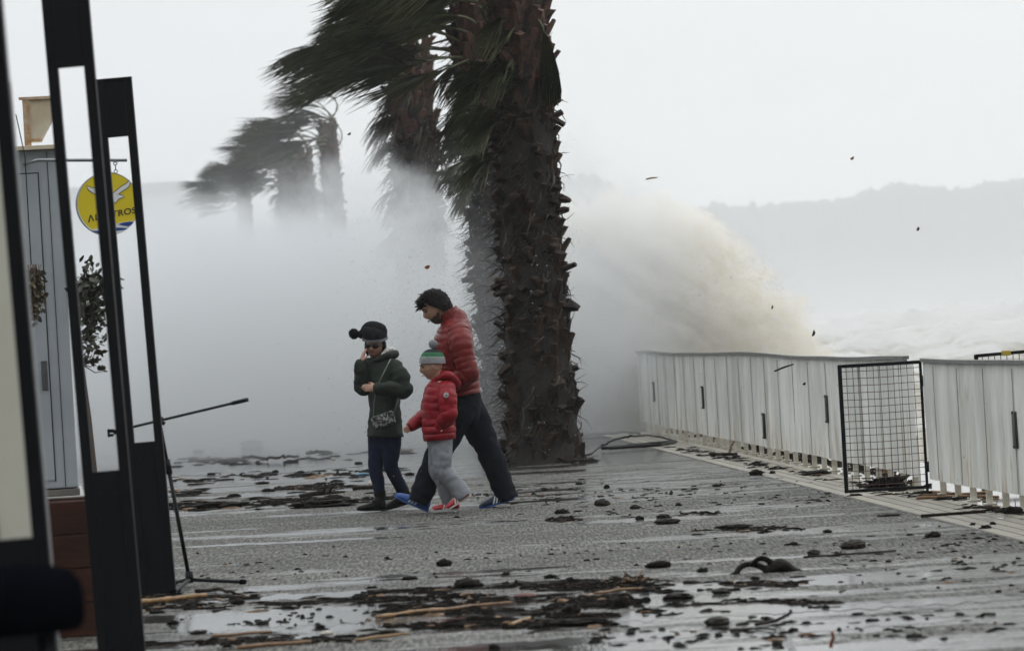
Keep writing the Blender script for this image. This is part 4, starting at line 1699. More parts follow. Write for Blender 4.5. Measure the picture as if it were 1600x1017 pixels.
for (px, py, n_) in ((800, 30, 20), (780, 95, 26), (760, 140, 34), (770, 190, 30), (775, 250, 20), (805, 120, 16)):
    for k in range(3):
        c_ = W(px + rnd.gauss(0, 8), py + rnd.gauss(0, 10), PZ1 - 0.28 + rnd.gauss(0, 0.06))
        fan(q, c_, (-0.75, -0.25, rnd.uniform(-0.7, 0.3)), rnd, n_, rnd.uniform(0.4, 0.62), 0.9, V((-0.25, 0, -0.2)), 0.35, 0.013, 5)
q.build('hanging_leaves', M_FROND, front, smooth=False)

PZ2 = 46.5
p2b, p2t = W(806, 700, PZ2), W(742, 60, PZ2)
p2b.z = -0.01
second = palm('second palm half hidden behind the nearest trunk, spray drifting over it', p2b, p2t + V((0, 0, 0.3)), 0.31, 0.25, 23, fronds=38, blades=28, shag=0.8)
q = MB()
for (px, py) in ((735, 130), (725, 170), (730, 215), (722, 250), (728, 290)):
    for k in range(5):
        c_ = W(px + rnd.gauss(10, 8), py + rnd.gauss(0, 12), PZ2 - 0.3 + rnd.gauss(0, 0.05))
        fan(q, c_, (-0.8, -0.2, rnd.uniform(-0.9, 0.2)), rnd, 24, rnd.uniform(0.3, 0.5), 1.0, V((-0.2, 0, -0.2)), 0.4, 0.013, 5)
q.build('hanging_leaves', M_FROND, second, smooth=False)

PZ3 = 57
p3t = W(640, 95, PZ3)
palm('third palm with a shaggy skirt, its lower trunk swallowed by spray', (p3t.x - 0.02, PZ3, -0.01), p3t + V((0.0, 0, 0.15)), 0.33, 0.30, 37, fronds=38, blades=26, shag=2.0)
PZ4 = 80
p4t = W(512, 205, PZ4)
palm('slender palm in the mist with its crown blown over to the left', (p4t.x + 0.12, PZ4, -0.01), p4t + V((0, 0, 0.1)), 0.24, 0.16, 41, fronds=22, size=0.95, blades=22, boots=0.7, seg=4, lift=0.0)
p4c = W(470, 246, 84)
palm('bushy palm in the mist between the slender palm and the faint one', (p4c.x + 0.1, 84, -0.01), p4c, 0.26, 0.22, 43, fronds=32, size=0.92, blades=24, boots=0.7, shag=1.2, seg=4, lift=0.10)
p4d = W(448, 262, 90)
palm('low shaggy palm in the mist just behind the bushy one', (p4d.x + 0.1, 90, -0.01), p4d, 0.26, 0.22, 47, fronds=30, size=0.85, blades=22, boots=0.7, shag=1.2, seg=4, lift=0.06)
p5t = W(380, 298, 108)
palm('faintest palm, farthest back and almost lost in the mist', (p5t.x + 0.1, 108, -0.01), p5t, 0.2, 0.16, 53, fronds=30, size=0.95, blades=22, boots=0.7, seg=4, lift=0.05)

# ================================================================== PEOPLE
M_SKIN = mat('skin', (0.36, 0.20, 0.135), 0.5, 0.12, 20)
M_HAIR = mat('black_hair', (0.012, 0.010, 0.009), 0.45, 0.4, 40, 0.5, 160, spec=0.08)
M_BEARD = mat('dark_beard', (0.06, 0.036, 0.026), 0.7, 0.4, 60, 0.4, 200)
M_EYE = mat('dark_eye', (0.02, 0.015, 0.012), 0.2)
M_LIP = mat('lips', (0.22, 0.09, 0.075), 0.45)
M_JACKET = mat('brick_red_quilting', (0.155, 0.013, 0.011), 0.38, 0.35, 7, 0.25, 38, spec=0.2)
M_KIDRED = mat('bright_red_quilting', (0.235, 0.005, 0.012), 0.42, 0.35, 8, 0.25, 42, spec=0.18)
M_NAVY = mat('black_navy_trousers', (0.008, 0.010, 0.016), 0.75, 0.3, 8, 0.35, 18, spec=0.08)
M_JEANS = mat('dark_blue_jeans', (0.014, 0.019, 0.045), 0.75, 0.35, 10, 0.3, 25, spec=0.08)
M_SWEAT = mat('grey_sweatpants', (0.24, 0.25, 0.27), 0.85, 0.2, 14, 0.35, 22, col2=(0.16, 0.17, 0.19))
M_PARKA = mat('dark_green_parka', (0.030, 0.038, 0.031), 0.75, 0.3, 6, 0.4, 16, spec=0.08)
M_KNIT = mat('black_knit', (0.010, 0.010, 0.012), 0.9, 0.3, 30, 0.6, 120, spec=0.08)
M_KNITG = mat('grey_knit', (0.26, 0.26, 0.27), 0.9, 0.25, 30, 0.6, 140)
M_KNITD = mat('charcoal_knit', (0.035, 0.036, 0.038), 0.9, 0.25, 30, 0.6, 140, spec=0.08)
M_TRIM = mat('grey_knit_trim', (0.15, 0.15, 0.155), 0.9, 0.25, 30, 0.6, 140)
M_GREEN = mat('green_stripe', (0.05, 0.36, 0.14), 0.8)
M_FLEECE = mat('white_fleece', (0.55, 0.54, 0.50), 0.95, 0.25, 30, 0.8, 60)
M_LEATHER = mat('black_boot_leather', (0.010, 0.009, 0.008), 0.5, 0.3, 12, 0.2, 60, spec=0.12)
M_SHOEB = mat('blue_trainer', (0.025, 0.085, 0.30), 0.55, 0.2, 20)
M_SHOED = mat('dark_navy_trainer', (0.012, 0.02, 0.05), 0.6, 0.2, 20)
M_SHOER = mat('red_trainer', (0.42, 0.015, 0.03), 0.5, 0.2, 20)
M_SOLEW = mat('white_sole', (0.55, 0.54, 0.50), 0.6, 0.2, 20)
M_STRIPE = mat('white_stripe', (0.7, 0.7, 0.7), 0.6)
M_GLASS = mat('dark_lens', (0.008, 0.007, 0.007), 0.12)
M_STRAP = mat('grey_strap', (0.12, 0.12, 0.11), 0.6)


def bag_material():
    m, nt, p = new_mat('patterned_bag')
    tc = nt.nodes.new('ShaderNodeTexCoord').outputs['Object']
    vo = nt.nodes.new('ShaderNodeTexVoronoi')
    vo.inputs['Scale'].default_value = 55
    nt.links.new(tc, vo.inputs['Vector'])
    no = noise_node(nt, tc, 45, 4, 0.7)
    ra = nt.nodes.new('ShaderNodeValToRGB')
    ra.color_ramp.elements[0].color = (0.012, 0.012, 0.012, 1)
    ra.color_ramp.elements[1].color = (0.42, 0.42, 0.41, 1)
    ra.color_ramp.elements[0].position = 0.46
    ra.color_ramp.elements[1].position = 0.60
    nt.links.new(no, ra.inputs['Fac'])
    nt.links.new(ra.outputs[0], p.inputs['Base Color'])
    p.inputs['Roughness'].default_value = 0.5
    return m


def head_shape(q, c, F, U, h, sub=4):
    """A head of height h about c, looking along F with U up: skull, brow, nose, lips, chin, jaw."""
    F = V(F).normalized()
    U = V(U)
    U = (U - F * U.dot(F)).normalized()
    S = U.cross(F)
    k = h / 0.23
    bm = bmesh.new()
    bmesh.ops.create_icosphere(bm, subdivisions=sub, radius=1)
    vs_ = []

    def g(a, b, w):
        return math.exp(-((a - b) / w) ** 2)
    for v in bm.verts:
        f, s, u = v.co.x, v.co.y, v.co.z
        x = f * 0.098 - 0.004
        y_ = s * 0.076
        z = u * 0.115
        if z < 0:
            t = -z / 0.115
            y_ *= 1 - 0.30 * t ** 1.6
            if f < 0:
                x *= 1 - 0.45 * t
            else:
                x = x * (1 - 0.12 * t) + 0.006 * t
        if f > 0:
            x -= 0.010 * g(z, 0.0, 0.07) * (abs(s) ** 2) * 0.8
            cs = g(y_, 0, 0.013)
            x += (0.027 * g(z, -0.022, 0.017) + 0.016 * g(z, 0.002, 0.02)) * cs
            x += 0.007 * g(z, 0.034, 0.013) * g(y_, 0, 0.05)
            x -= 0.010 * g(z, 0.015, 0.013) * (g(y_, 0.032, 0.015) + g(y_, -0.032, 0.015))
            x += (0.007 * g(z, -0.052, 0.007) + 0.008 * g(z, -0.067, 0.008)) * g(y_, 0, 0.02)
            x -= 0.004 * g(z, -0.0595, 0.003) * g(y_, 0, 0.022)
            x += 0.012 * g(z, -0.098, 0.018) * g(y_, 0, 0.028)
        vs_.append(V(c) + (F * x + S * y_ + U * z) * k)
    bm.verts.index_update()
    q.add(vs_, [tuple(v.index for v in f.verts) for f in bm.faces])
    bm.free()
    for sg in (-1, 1):
        e = V(c) + (S * 0.076 * sg - F * 0.008 + U * 0.002) * k
        q.ball(e, (0.017 * k, 0.008 * k, 0.031 * k), Matrix((F, S, U)).transposed() @ Matrix.Rotation(R(12 * sg), 3, 'Z'), sub=2)
    return F, S, U, k


def face_parts(parent, c, F, S, U, k, eyes=True, brows=True):
    if eyes:
        for sg in (-1, 1):
            q = MB()
            q.ball(V(c) + (F * 0.083 + S * 0.032 * sg + U * 0.013) * k, (0.008 * k, 0.014 * k, 0.0075 * k), Matrix((F, S, U)).transposed(), sub=2)
            q.build('eye', M_EYE, parent)
    if brows:
        q = MB()
        for sg in (-1, 1):
            q.tube([V(c) + (F * a + S * b * sg + U * d) * k for a, b, d in ((0.098, 0.014, 0.030), (0.096, 0.030, 0.036), (0.084, 0.050, 0.031))], [0.004 * k, 0.005 * k, 0.003 * k], 6)
        q.build('eyebrows', M_HAIR, parent)
    q = MB()
    q.sweep([V(c) + (F * a + S * b + U * -0.060) * k for a, b in ((0.086, -0.022), (0.097, 0.0), (0.086, 0.022))], [(0.003 * k, 0.004 * k), (0.006 * k, 0.007 * k), (0.003 * k, 0.004 * k)], (0, 0, 1), n=8, sub=4)
    q.build('lips', M_LIP, parent)


def hand(q, wrist, d, palm_n, thumb, k=1.0, curl=0.5):
    """A hand at wrist pointing along d; palm faces palm_n; thumb leaves on the side 'thumb'."""
    d = V(d).normalized()
    n_ = V(palm_n)
    n_ = (n_ - d * n_.dot(d)).normalized()
    s = d.cross(n_)
    if s.dot(V(thumb)) < 0:
        s = -s
    w = V(wrist)
    q.sweep([w - d * 0.02 * k, w + d * 0.02 * k, w + d * 0.06 * k, w + d * 0.092 * k], [(0.026 * k, 0.019 * k), (0.032 * k, 0.017 * k), (0.040 * k, 0.015 * k), (0.038 * k, 0.012 * k)], s, n=14, sub=3)
    for i, (off, L) in enumerate(((0.028, 0.074), (0.0095, 0.083), (-0.0095, 0.077), (-0.028, 0.060))):
        p = w + d * (0.088 - 0.006 * abs(i - 1)) * k + s * off * k
        P = [p - d * 0.012 * k]
        dd = d.copy() + s * off * 1.2
        dd.normalize()
        for j, fr in enumerate((0.45, 0.32, 0.23)):
            P.append(P[-1] + dd * (L * fr + (0.012 if j == 0 else 0)) * k)
            a = curl * (0.55, 0.9, 0.7)[j] * (1 + 0.12 * i)
            dd = (dd * math.cos(a) + n_ * math.sin(a)).normalized()
        q.tube(P, [0.0092 * k, 0.0088 * k, 0.008 * k, 0.006 * k], 8)
    t0 = w + d * 0.03 * k + s * 0.026 * k
    td = (d * 0.75 + s * 0.7 + n_ * 0.35).normalized()
    q.tube([t0 - td * 0.01 * k, t0 + td * 0.03 * k, t0 + (td * 0.03 + (td * 0.6 + d * 0.5 + n_ * 0.25 * curl).normalized() * 0.028) * k, t0 + (td * 0.03 + (td * 0.5 + d * 0.7 + n_ * 0.4 * curl).normalized() * 0.05) * k], [0.0115 * k, 0.0105 * k, 0.0095 * k, 0.007 * k], 8)


def shoe(parent, heel, toe, up, L, upper, sole, stripe=None, boot=False, toe_mat=None):
    """A trainer: heel and toe are ground contact points of the sole."""
    heel, toe = V(heel), V(toe)
    f = (toe - heel).normalized()
    up = V(up)
    up = (up - f * up.dot(f)).normalized()
    s = up.cross(f)
    k = L / 0.29
    o = heel

    def ring(prof, base_h, n=18):
        vs_, fs = [], []
        for (x, w, h, sh) in prof:
            for j in range(n):
                a = 2 * math.pi * j / n
                cx, cz = math.cos(a), math.sin(a)
                px = (abs(cx) ** 0.8) * (1 if cx > 0 else -1) * w
                pz = base_h + (h * (max(0.0, cz) ** 0.75) if cz > 0 else 0.0)
                vs_.append(o + (f * x + s * (px + sh) + up * pz) * k)
        m = len(prof)
        for i in range(m - 1):
            for j in range(n):
                fs.append((i * n + j, i * n + (j + 1) % n, (i + 1) * n + (j + 1) % n, (i + 1) * n + j))
        fs.append(tuple(range(n - 1, -1, -1)))
        fs.append(tuple(range((m - 1) * n, m * n)))
        return vs_, fs
    H = 1.0
    q = MB()
    prof = [(-0.004, 0.012, 0.045, 0), (0.004, 0.027, 0.072, 0), (0.03, 0.035, 0.082, 0), (0.07, 0.037, 0.083, 0), (0.105, 0.039, 0.080, 0), (0.14, 0.042, 0.069, 0), (0.18, 0.046, 0.056, 0), (0.22, 0.047, 0.047, 0), (0.255, 0.041, 0.039, 0), (0.28, 0.025, 0.028, 0), (0.288, 0.008, 0.014, 0)]
    q.add(*ring(prof, 0.018))
    sh = q.build('shoe' if not boot else 'boot', upper, parent)
    q = MB()
    n = 36
    out = []
    for j in range(n):
        t = j / n * 2 * math.pi
        x = 0.142 - 0.150 * math.cos(t)
        w = 0.033 + 0.016 * max(0, min(1, (x - 0.05) / 0.16))
        e = abs(math.sin(t)) ** 0.6
        out.append((x, w * e * (1 if math.sin(t) >= 0 else -1)))
    vs_ = []
    for z in (0.0, 0.024):
        for x, w in out:
            lift = 0.012 * max(0, (x - 0.2) / 0.09) ** 2
            vs_.append(o + (f * x + s * w + up * (z + lift)) * k)
    q.add(vs_, [tuple(range(n - 1, -1, -1)), tuple(range(n, 2 * n))] + [(j, (j + 1) % n, (j + 1) % n + n, j + n) for j in range(n)])
    q.build('sole', sole, sh, smooth=False)
    if stripe:
        for sg in (-1, 1):
            for i in range(3):
                q = MB()
                x0 = 0.105 + 0.026 * i
                P = []
                for t in (0.0, 0.35, 0.7, 1.0):
                    x = x0 + 0.012 - 0.030 * t
                    # follow the flank of the upper
                    for a, b in zip(prof, prof[1:]):
                        if a[0] <= x <= b[0]:
                            r = (x - a[0]) / (b[0] - a[0])
                            w = a[1] + (b[1] - a[1]) * r
                            h = a[2] + (b[2] - a[2]) * r
                    zz = 0.85 * t
                    ww = w * (1 - zz ** 2.6) ** 0.38 if zz < 1 else 0
                    P.append(o + (f * x + s * (ww + 0.0022) * sg + up * (0.018 + h * zz)) * k)
                vs2 = []
                for p in P:
                    vs2 += [p - f * 0.0065 * k, p + f * 0.0065 * k]
                q.add(vs2, [(2 * j, 2 * j + 1, 2 * j + 3, 2 * j + 2) for j in range(3)])
                q.build('stripe', stripe, sh, smooth=False)
    return sh


def quilts(pitch, amp):
    def f(s):
        return 1 + amp * (abs(math.sin(math.pi * s / pitch)) ** 0.4 - 0.68)
    return f


# ------------------------------------------------------------------ the man
YM = 30.78


def m_(px, py, d=0.0):
    return W(px, py, YM + d)


man = thing('person', 'tall bearded person in a quilted dark red jacket and black trousers striding with bent head', 'person', (m_(715, 790).x, YM, 0), 'people hurrying past the palm')
hc = m_(681.5, 482)
F = V((-0.90, -0.10, -0.40))
U = V((-0.36, 0.02, 0.93))
FS, FN = -0.18, 0.10               # depth of the near (front) and far (rear) foot
hipc = m_(724, 628)
body = MB()
F, S, U, k = head_shape(body, hc, F, U, 0.245)
neck = m_(709, 507)
body.sweep([hc - U * 0.06 - F * 0.03, neck + V((-0.02, 0, 0.015)), neck + V((0.01, 0, -0.06))], [(0.058, 0.06), (0.06, 0.062), (0.075, 0.08)], (0, 1, 0), n=18)
body.sweep([m_(711, 508), m_(709, 540), m_(712, 580), m_(722, 615), m_(727, 640)], [(0.15, 0.08), (0.185, 0.115), (0.165, 0.115), (0.165, 0.11), (0.13, 0.09)], (0, 1, 0), n=24)
shl, shr = m_(716, 522, -0.19), m_(704, 524, 0.19)
ell, elr = m_(731, 584, -0.25), m_(712, 588, 0.22)
wrl, wrr = m_(695, 606, -0.20), m_(688, 604, 0.14)
for a, b, c_, sg in ((shl, ell, wrl, -1), (shr, elr, wrr, 1)):
    body.sweep([a, a.lerp(b, 0.5), b, b.lerp(c_, 0.45), c_], [0.056, 0.05, 0.042, 0.04, 0.028], (0, 1, 0), n=14)
    hand(body, c_, (c_ - b), (0, -sg, -0.2), (-0.4, 0, 0.9), 1.0, 0.6)
hl, hr_ = m_(722, 632, -0.085), m_(728, 632, 0.085)
knl, knr = m_(687, 703, FS + 0.03), m_(763, 702, FN)
anl, anr = m_(656, 777, FS), m_(791, 772, FN)
for a, b, c_ in ((hl, knl, anl), (hr_, knr, anr)):
    body.sweep([a, a.lerp(b, 0.5), b, b.lerp(c_, 0.4), c_], [0.088, 0.078, 0.058, 0.056, 0.042], (0, 1, 0), n=16)
heel_l, toe_l = m_(667, 799.5, FS), m_(620, 779, FS)
heel_r, toe_r = m_(803, 780.5, FN), m_(759, 794, FN)
body.sweep([anl, heel_l.lerp(toe_l, 0.35) + V((0, 0, 0.06)), heel_l.lerp(toe_l, 0.8) + V((0, 0, 0.035))], [(0.04, 0.04), (0.036, 0.035), (0.03, 0.018)], (0, 1, 0), n=12)
body.sweep([anr, heel_r.lerp(toe_r, 0.35) + V((0, 0, 0.06)), heel_r.lerp(toe_r, 0.8) + V((0, 0, 0.035))], [(0.04, 0.04), (0.036, 0.035), (0.03, 0.018)], (0, 1, 0), n=12)
ob = body.build('body', M_SKIN, man)
remesh(ob, 0.006, 3)
face_parts(man, hc, F, S, U, k)
# hair: a thick shell over the skull with tufts
q = MB()
bm = bmesh.new()
bmesh.ops.create_icosphere(bm, subdivisions=5, radius=1)
keep = {}
vs_ = []
for v in bm.verts:
    f, s, u = v.co
    p = hc + (F * (f * 0.104 - 0.010) + S * s * 0.083 + U * (u * 0.122 + 0.004)) * k
    nn = noise.noise(v.co * 7) * 0.010 + noise.noise(v.co * 19) * 0.008
    lift = 0.010 + 0.026 * max(0, u) ** 2 * (0.6 + 0.5 * max(0, f)) + nn
    p += (F * f + S * s + U * u).normalized() * lift
    vs_.append(p)
bm.verts.index_update()
fs = []
for fc_ in bm.faces:
    c0 = fc_.calc_center_median()
    lim = 0.56 + 0.14 * noise.noise(c0 * 6) if c0.x > 0.55 else (0.40 - (0.55 - c0.x) * 1.05 if c0.x > -0.2 else -0.42)
    if c0.z > lim:
        fs.append(tuple(v.index for v in fc_.verts))
q.add(vs_, fs)
bm.free()
rnd = random.Random(5)
for i in range(420):
    a, b = rnd.uniform(-math.pi, math.pi), rnd.uniform(0.35, 1.5)
    f, s, u = math.cos(a) * math.cos(b), math.sin(a) * math.cos(b), math.sin(b)
    p = hc + (F * (f * 0.108 - 0.010) + S * s * 0.086 + U * (u * 0.126 + 0.004)) * k
    d = (F * f * 0.8 + S * s * 0.6 + U * u * 0.7 + F * rnd.uniform(-0.2, 0.7) + V((rnd.gauss(0, .3), rnd.gauss(0, .3), rnd.gauss(0, .3)))).normalized()
    L_ = rnd.uniform(0.02, 0.05) * (1.3 if f > 0.3 else 0.8)
    q.tube([p, p + d * L_ * 0.55, p + d * L_ + F * 0.012 - U * 0.006], [0.0075, 0.0055, 0.001], 5)
q.build('hair', M_HAIR, man)
q = MB()
bm = bmesh.new()
bmesh.ops.create_icosphere(bm, subdivisions=4, radius=1)
tmp = MB()
head_shape(tmp, hc, F, U, 0.245)
nv = len(bm.verts)
fs = []
for fc_ in bm.faces:
    c0 = fc_.calc_center_median()
    if c0.z < -0.44 + 0.42 * (0.62 - c0.x) * (c0.x < 0.62) and c0.x > 0.10 and not (c0.x > 0.8 and abs(c0.y) < 0.25 and -0.64 < c0.z):
        fs.append(tuple(v.index for v in fc_.verts))
q.add([p + (p - hc).normalized() * 0.0035 for p in tmp.v[:nv]], fs)
bm.free()
q.build('beard', M_BEARD, man)
# trousers
q = MB()
q.sweep([m_(722, 604), m_(724, 622), m_(727, 650)], [(0.18, 0.135), (0.185, 0.14), (0.15, 0.12)], (0, 1, 0), n=28, wob=0.004)
for a, b, c_, h in ((hl, knl, anl, heel_l), (hr_, knr, anr, heel_r)):
    e = c_ + (c_ - b).normalized() * 0.045
    q.sweep([a + V((0, 0, 0.03)), a.lerp(b, 0.35), a.lerp(b, 0.72), b, b.lerp(e, 0.4), b.lerp(e, 0.8), e], [(0.115, 0.135), (0.112, 0.127), (0.10, 0.112), (0.092, 0.10), (0.085, 0.095), (0.08, 0.088), (0.082, 0.086)], (0, 1, 0), n=26, sub=8, wob=0.013, round_caps=False)
q.build('trousers', M_NAVY, man)
# jacket
q = MB()
rb = quilts(0.056, 0.085)
q.sweep([m_(714, 497), m_(713, 510), m_(709, 535), m_(710, 565), m_(716, 592), m_(721, 618)],
        [(0.10, 0.088), (0.185, 0.125), (0.225, 0.163), (0.225, 0.170), (0.215, 0.165), (0.205, 0.155)], (0, 1, 0), n=40, sub=22, rib=rb, wob=0.006, round_caps='start')
for a, b, c_ in ((shl, ell, wrl), (shr, elr, wrr)):
    a2 = a + V((0, 0.05 if a.y < YM else -0.05, 0.012))
    q.sweep([a2, a.lerp(b, 0.3), a.lerp(b, 0.7), b, b.lerp(c_, 0.5), c_ + (c_ - b).normalized() * 0.01], [(0.095, 0.10), (0.094, 0.10), (0.084, 0.088), (0.080, 0.084), (0.070, 0.072), (0.054, 0.054)], (0, 1, 0), n=26, sub=14, rib=quilts(0.052, 0.105), wob=0.006)
q.build('jacket', M_JACKET, man)
q = MB()
q.sweep([m_(716, 507), m_(706, 496), m_(699, 486)], [(0.110, 0.102), (0.096, 0.092), (0.088, 0.085)], (0, 1, 0), n=28, sub=8, rib=quilts(0.04, 0.05), round_caps=False)
q.build('collar', M_JACKET, man)
for i, (hh_, tt, dd) in enumerate(((heel_l, toe_l, FS), (heel_r, toe_r, FN))):
    Lsh = 0.285
    shoe(man, hh_, hh_ + (tt - hh_).normalized() * Lsh, (0, 0.0, 1), Lsh, M_SHOEB if i == 0 else M_SHOED, M_SHOEB, M_STRIPE)
q = MB()
e = m_(691, 524, -0.155)
q.add([e + V((-0.035, 0.0, 0.0)), e + V((0.035, -0.035, 0.0)), e + V((0.035, -0.035, 0.02)), e + V((0.0, -0.02, 0.028)), e + V((-0.035, 0.0, 0.014))], [(0, 1, 2, 3, 4)])

# ------------------------------------------------------------------ the boy
YB = 30.42


def b_(px, py, d=0.0):
    return W(px, py, YB + d)


boy = thing('person', 'child in a bright red quilted jacket, grey trousers and a striped bobble hat', 'person', (b_(692, 797).x, YB, 0), 'people hurrying past the palm')
hc = b_(674.5, 573)
F = V((-0.965, -0.12, -0.16))
U = V((-0.16, 0.0, 0.98))
body = MB()
F, S, U, k = head_shape(body, hc, F, U, 0.205)
body.sweep([hc - U * 0.05 - F * 0.02, b_(685, 597), b_(688, 606)], [(0.045, 0.047), (0.046, 0.05), (0.06, 0.065)], (0, 1, 0), n=16)
body.sweep([b_(688, 600), b_(686, 625), b_(685, 655), b_(686, 685), b_(688, 697)], [(0.11, 0.06), (0.135, 0.085), (0.125, 0.085), (0.125, 0.085), (0.10, 0.07)], (0, 1, 0), n=20)
shl, shr = b_(697, 609, -0.125), b_(680, 612, 0.13)
ell, elr = b_(701, 648, -0.165), b_(668, 647, 0.17)
wrl, wrr = b_(684, 667, -0.12), b_(645, 664, 0.05)
for a, b, c_, sg in ((shl, ell, wrl, -1), (shr, elr, wrr, 1)):
    body.sweep([a, a.lerp(b, 0.5), b, b.lerp(c_, 0.5), c_], [0.043, 0.038, 0.032, 0.03, 0.022], (0, 1, 0), n=12)
    hand(body, c_, (c_ - b), (0, -sg, -0.2), (-0.4, 0, 0.9), 0.78, 0.8)
hl, hr_ = b_(690, 690, -0.06), b_(687, 690, 0.06)
knl, knr = b_(692, 733, -0.06), b_(683, 730, 0.07)
anl, anr = b_(722, 771, -0.06), b_(703, 779, 0.09)
for a, b, c_ in ((hl, knl, anl), (hr_, knr, anr)):
    body.sweep([a, a.lerp(b, 0.5), b, b.lerp(c_, 0.4), c_], [0.066, 0.058, 0.045, 0.043, 0.033], (0, 1, 0), n=14)
heel_l, toe_l = b_(735, 775, -0.06), b_(700, 797.5, -0.06)
heel_r, toe_r = b_(718, 796.0, 0.09), b_(686, 798.5, 0.09)
for an, he, to in ((anl, heel_l, toe_l), (anr, heel_r, toe_r)):
    fwd = (to - he).normalized()
    upv = (V((0, 0, 1)) - fwd * fwd.z).normalized()
    body.sweep([an, he + fwd * 0.08 + upv * 0.05, he + fwd * 0.17 + upv * 0.035], [(0.032, 0.032), (0.03, 0.028), (0.026, 0.016)], (0, 1, 0), n=12)
ob = body.build('body', M_SKIN, boy)
remesh(ob, 0.006, 3)
face_parts(boy, hc, F, S, U, k)
q = MB()
q.sweep([b_(688, 672), b_(687, 685), b_(689, 705)], [(0.13, 0.10), (0.132, 0.105), (0.11, 0.09)], (0, 1, 0), n=24, wob=0.004)
for a, b, c_ in ((hl, knl, anl), (hr_, knr, anr)):
    e = c_ + (c_ - b).normalized() * 0.03
    q.sweep([a + V((0, 0, 0.03)), a.lerp(b, 0.5), b, b.lerp(e, 0.35), b.lerp(e, 0.75), e], [(0.080, 0.088), (0.076, 0.080), (0.068, 0.071), (0.062, 0.067), (0.062, 0.068), (0.060, 0.068)], (0, 1, 0), n=26, sub=9, wob=0.008, round_caps=False)
q.build('trousers', M_SWEAT, boy)
q = MB()
q.sweep([b_(690, 596), b_(688, 606), b_(686, 628), b_(685, 655), b_(686, 676), b_(687, 687)], [(0.085, 0.075), (0.14, 0.105), (0.162, 0.126), (0.163, 0.130), (0.165, 0.134), (0.155, 0.126)], (0, 1, 0), n=36, sub=18, rib=quilts(0.060, 0.075), wob=0.007, round_caps='start')
for a, b, c_ in ((shl, ell, wrl), (shr, elr, wrr)):
    a2 = a + V((0, 0.04 if a.y < YB else -0.04, 0.01))
    q.sweep([a2, a.lerp(b, 0.35), a.lerp(b, 0.75), b, b.lerp(c_, 0.5), c_ + (c_ - b).normalized() * 0.02], [(0.072, 0.078), (0.073, 0.078), (0.068, 0.072), (0.066, 0.068), (0.060, 0.062), (0.044, 0.045)], (0, 1, 0), n=24, sub=12, rib=quilts(0.055, 0.09), wob=0.006)
q.build('jacket', M_KIDRED, boy)
# hood lying on the back, collar
q = MB()
q.sweep([b_(680, 600, -0.05), b_(688, 590, -0.075), b_(701, 588, -0.07), b_(713, 599, 0.0), b_(706, 596, 0.07), b_(690, 592, 0.08), b_(680, 600, 0.05)], [0.014, 0.028, 0.042, 0.040, 0.042, 0.028, 0.014], (0, 0, 1), n=16, sub=8, wob=0.005)
q.sweep([b_(692, 588), b_(704, 594), b_(714, 603)], [(0.06, 0.05), (0.085, 0.06), (0.04, 0.03)], (0, 1, 0), n=20, sub=8, wob=0.008)
q.build('hood', M_KIDRED, boy)
# round badge on the sleeve
bc = b_(697, 617, -0.245)
q = MB()
n = 28
q.add([bc + V((0.0215 * math.cos(2 * math.pi * j / n), 0.002, 0.0215 * math.sin(2 * math.pi * j / n))) for j in range(n)] + [bc + V((0.0215 * math.cos(2 * math.pi * j / n), 0.03, 0.0215 * math.sin(2 * math.pi * j / n))) for j in range(n)], [tuple(range(n - 1, -1, -1))] + [(j, (j + 1) % n, (j + 1) % n + n, j + n) for j in range(n)])
bg_ = q.build('sleeve_badge', M_STRIPE, boy, smooth=False)
q = MB()
for r0_, r1_ in ((0.0165, 0.019),):
    q.add([bc + V((r * math.cos(2 * math.pi * j / n), -0.0005, r * math.sin(2 * math.pi * j / n))) for r in (r0_, r1_) for j in range(n)], [(j, (j + 1) % n, (j + 1) % n + n, j + n) for j in range(n)])
q.add([bc + V((x * 0.0125, -0.0005, z * 0.0125)) for x, z in ((-0.9, -0.5), (-0.3, -0.7), (0.3, -0.7), (0.9, -0.5), (0.6, 0.1), (0.25, 0.0), (0.0, 0.6), (-0.25, 0.0), (-0.6, 0.1))], [tuple(range(9))])
q.build('badge_emblem', M_INK, bg_, smooth=False)


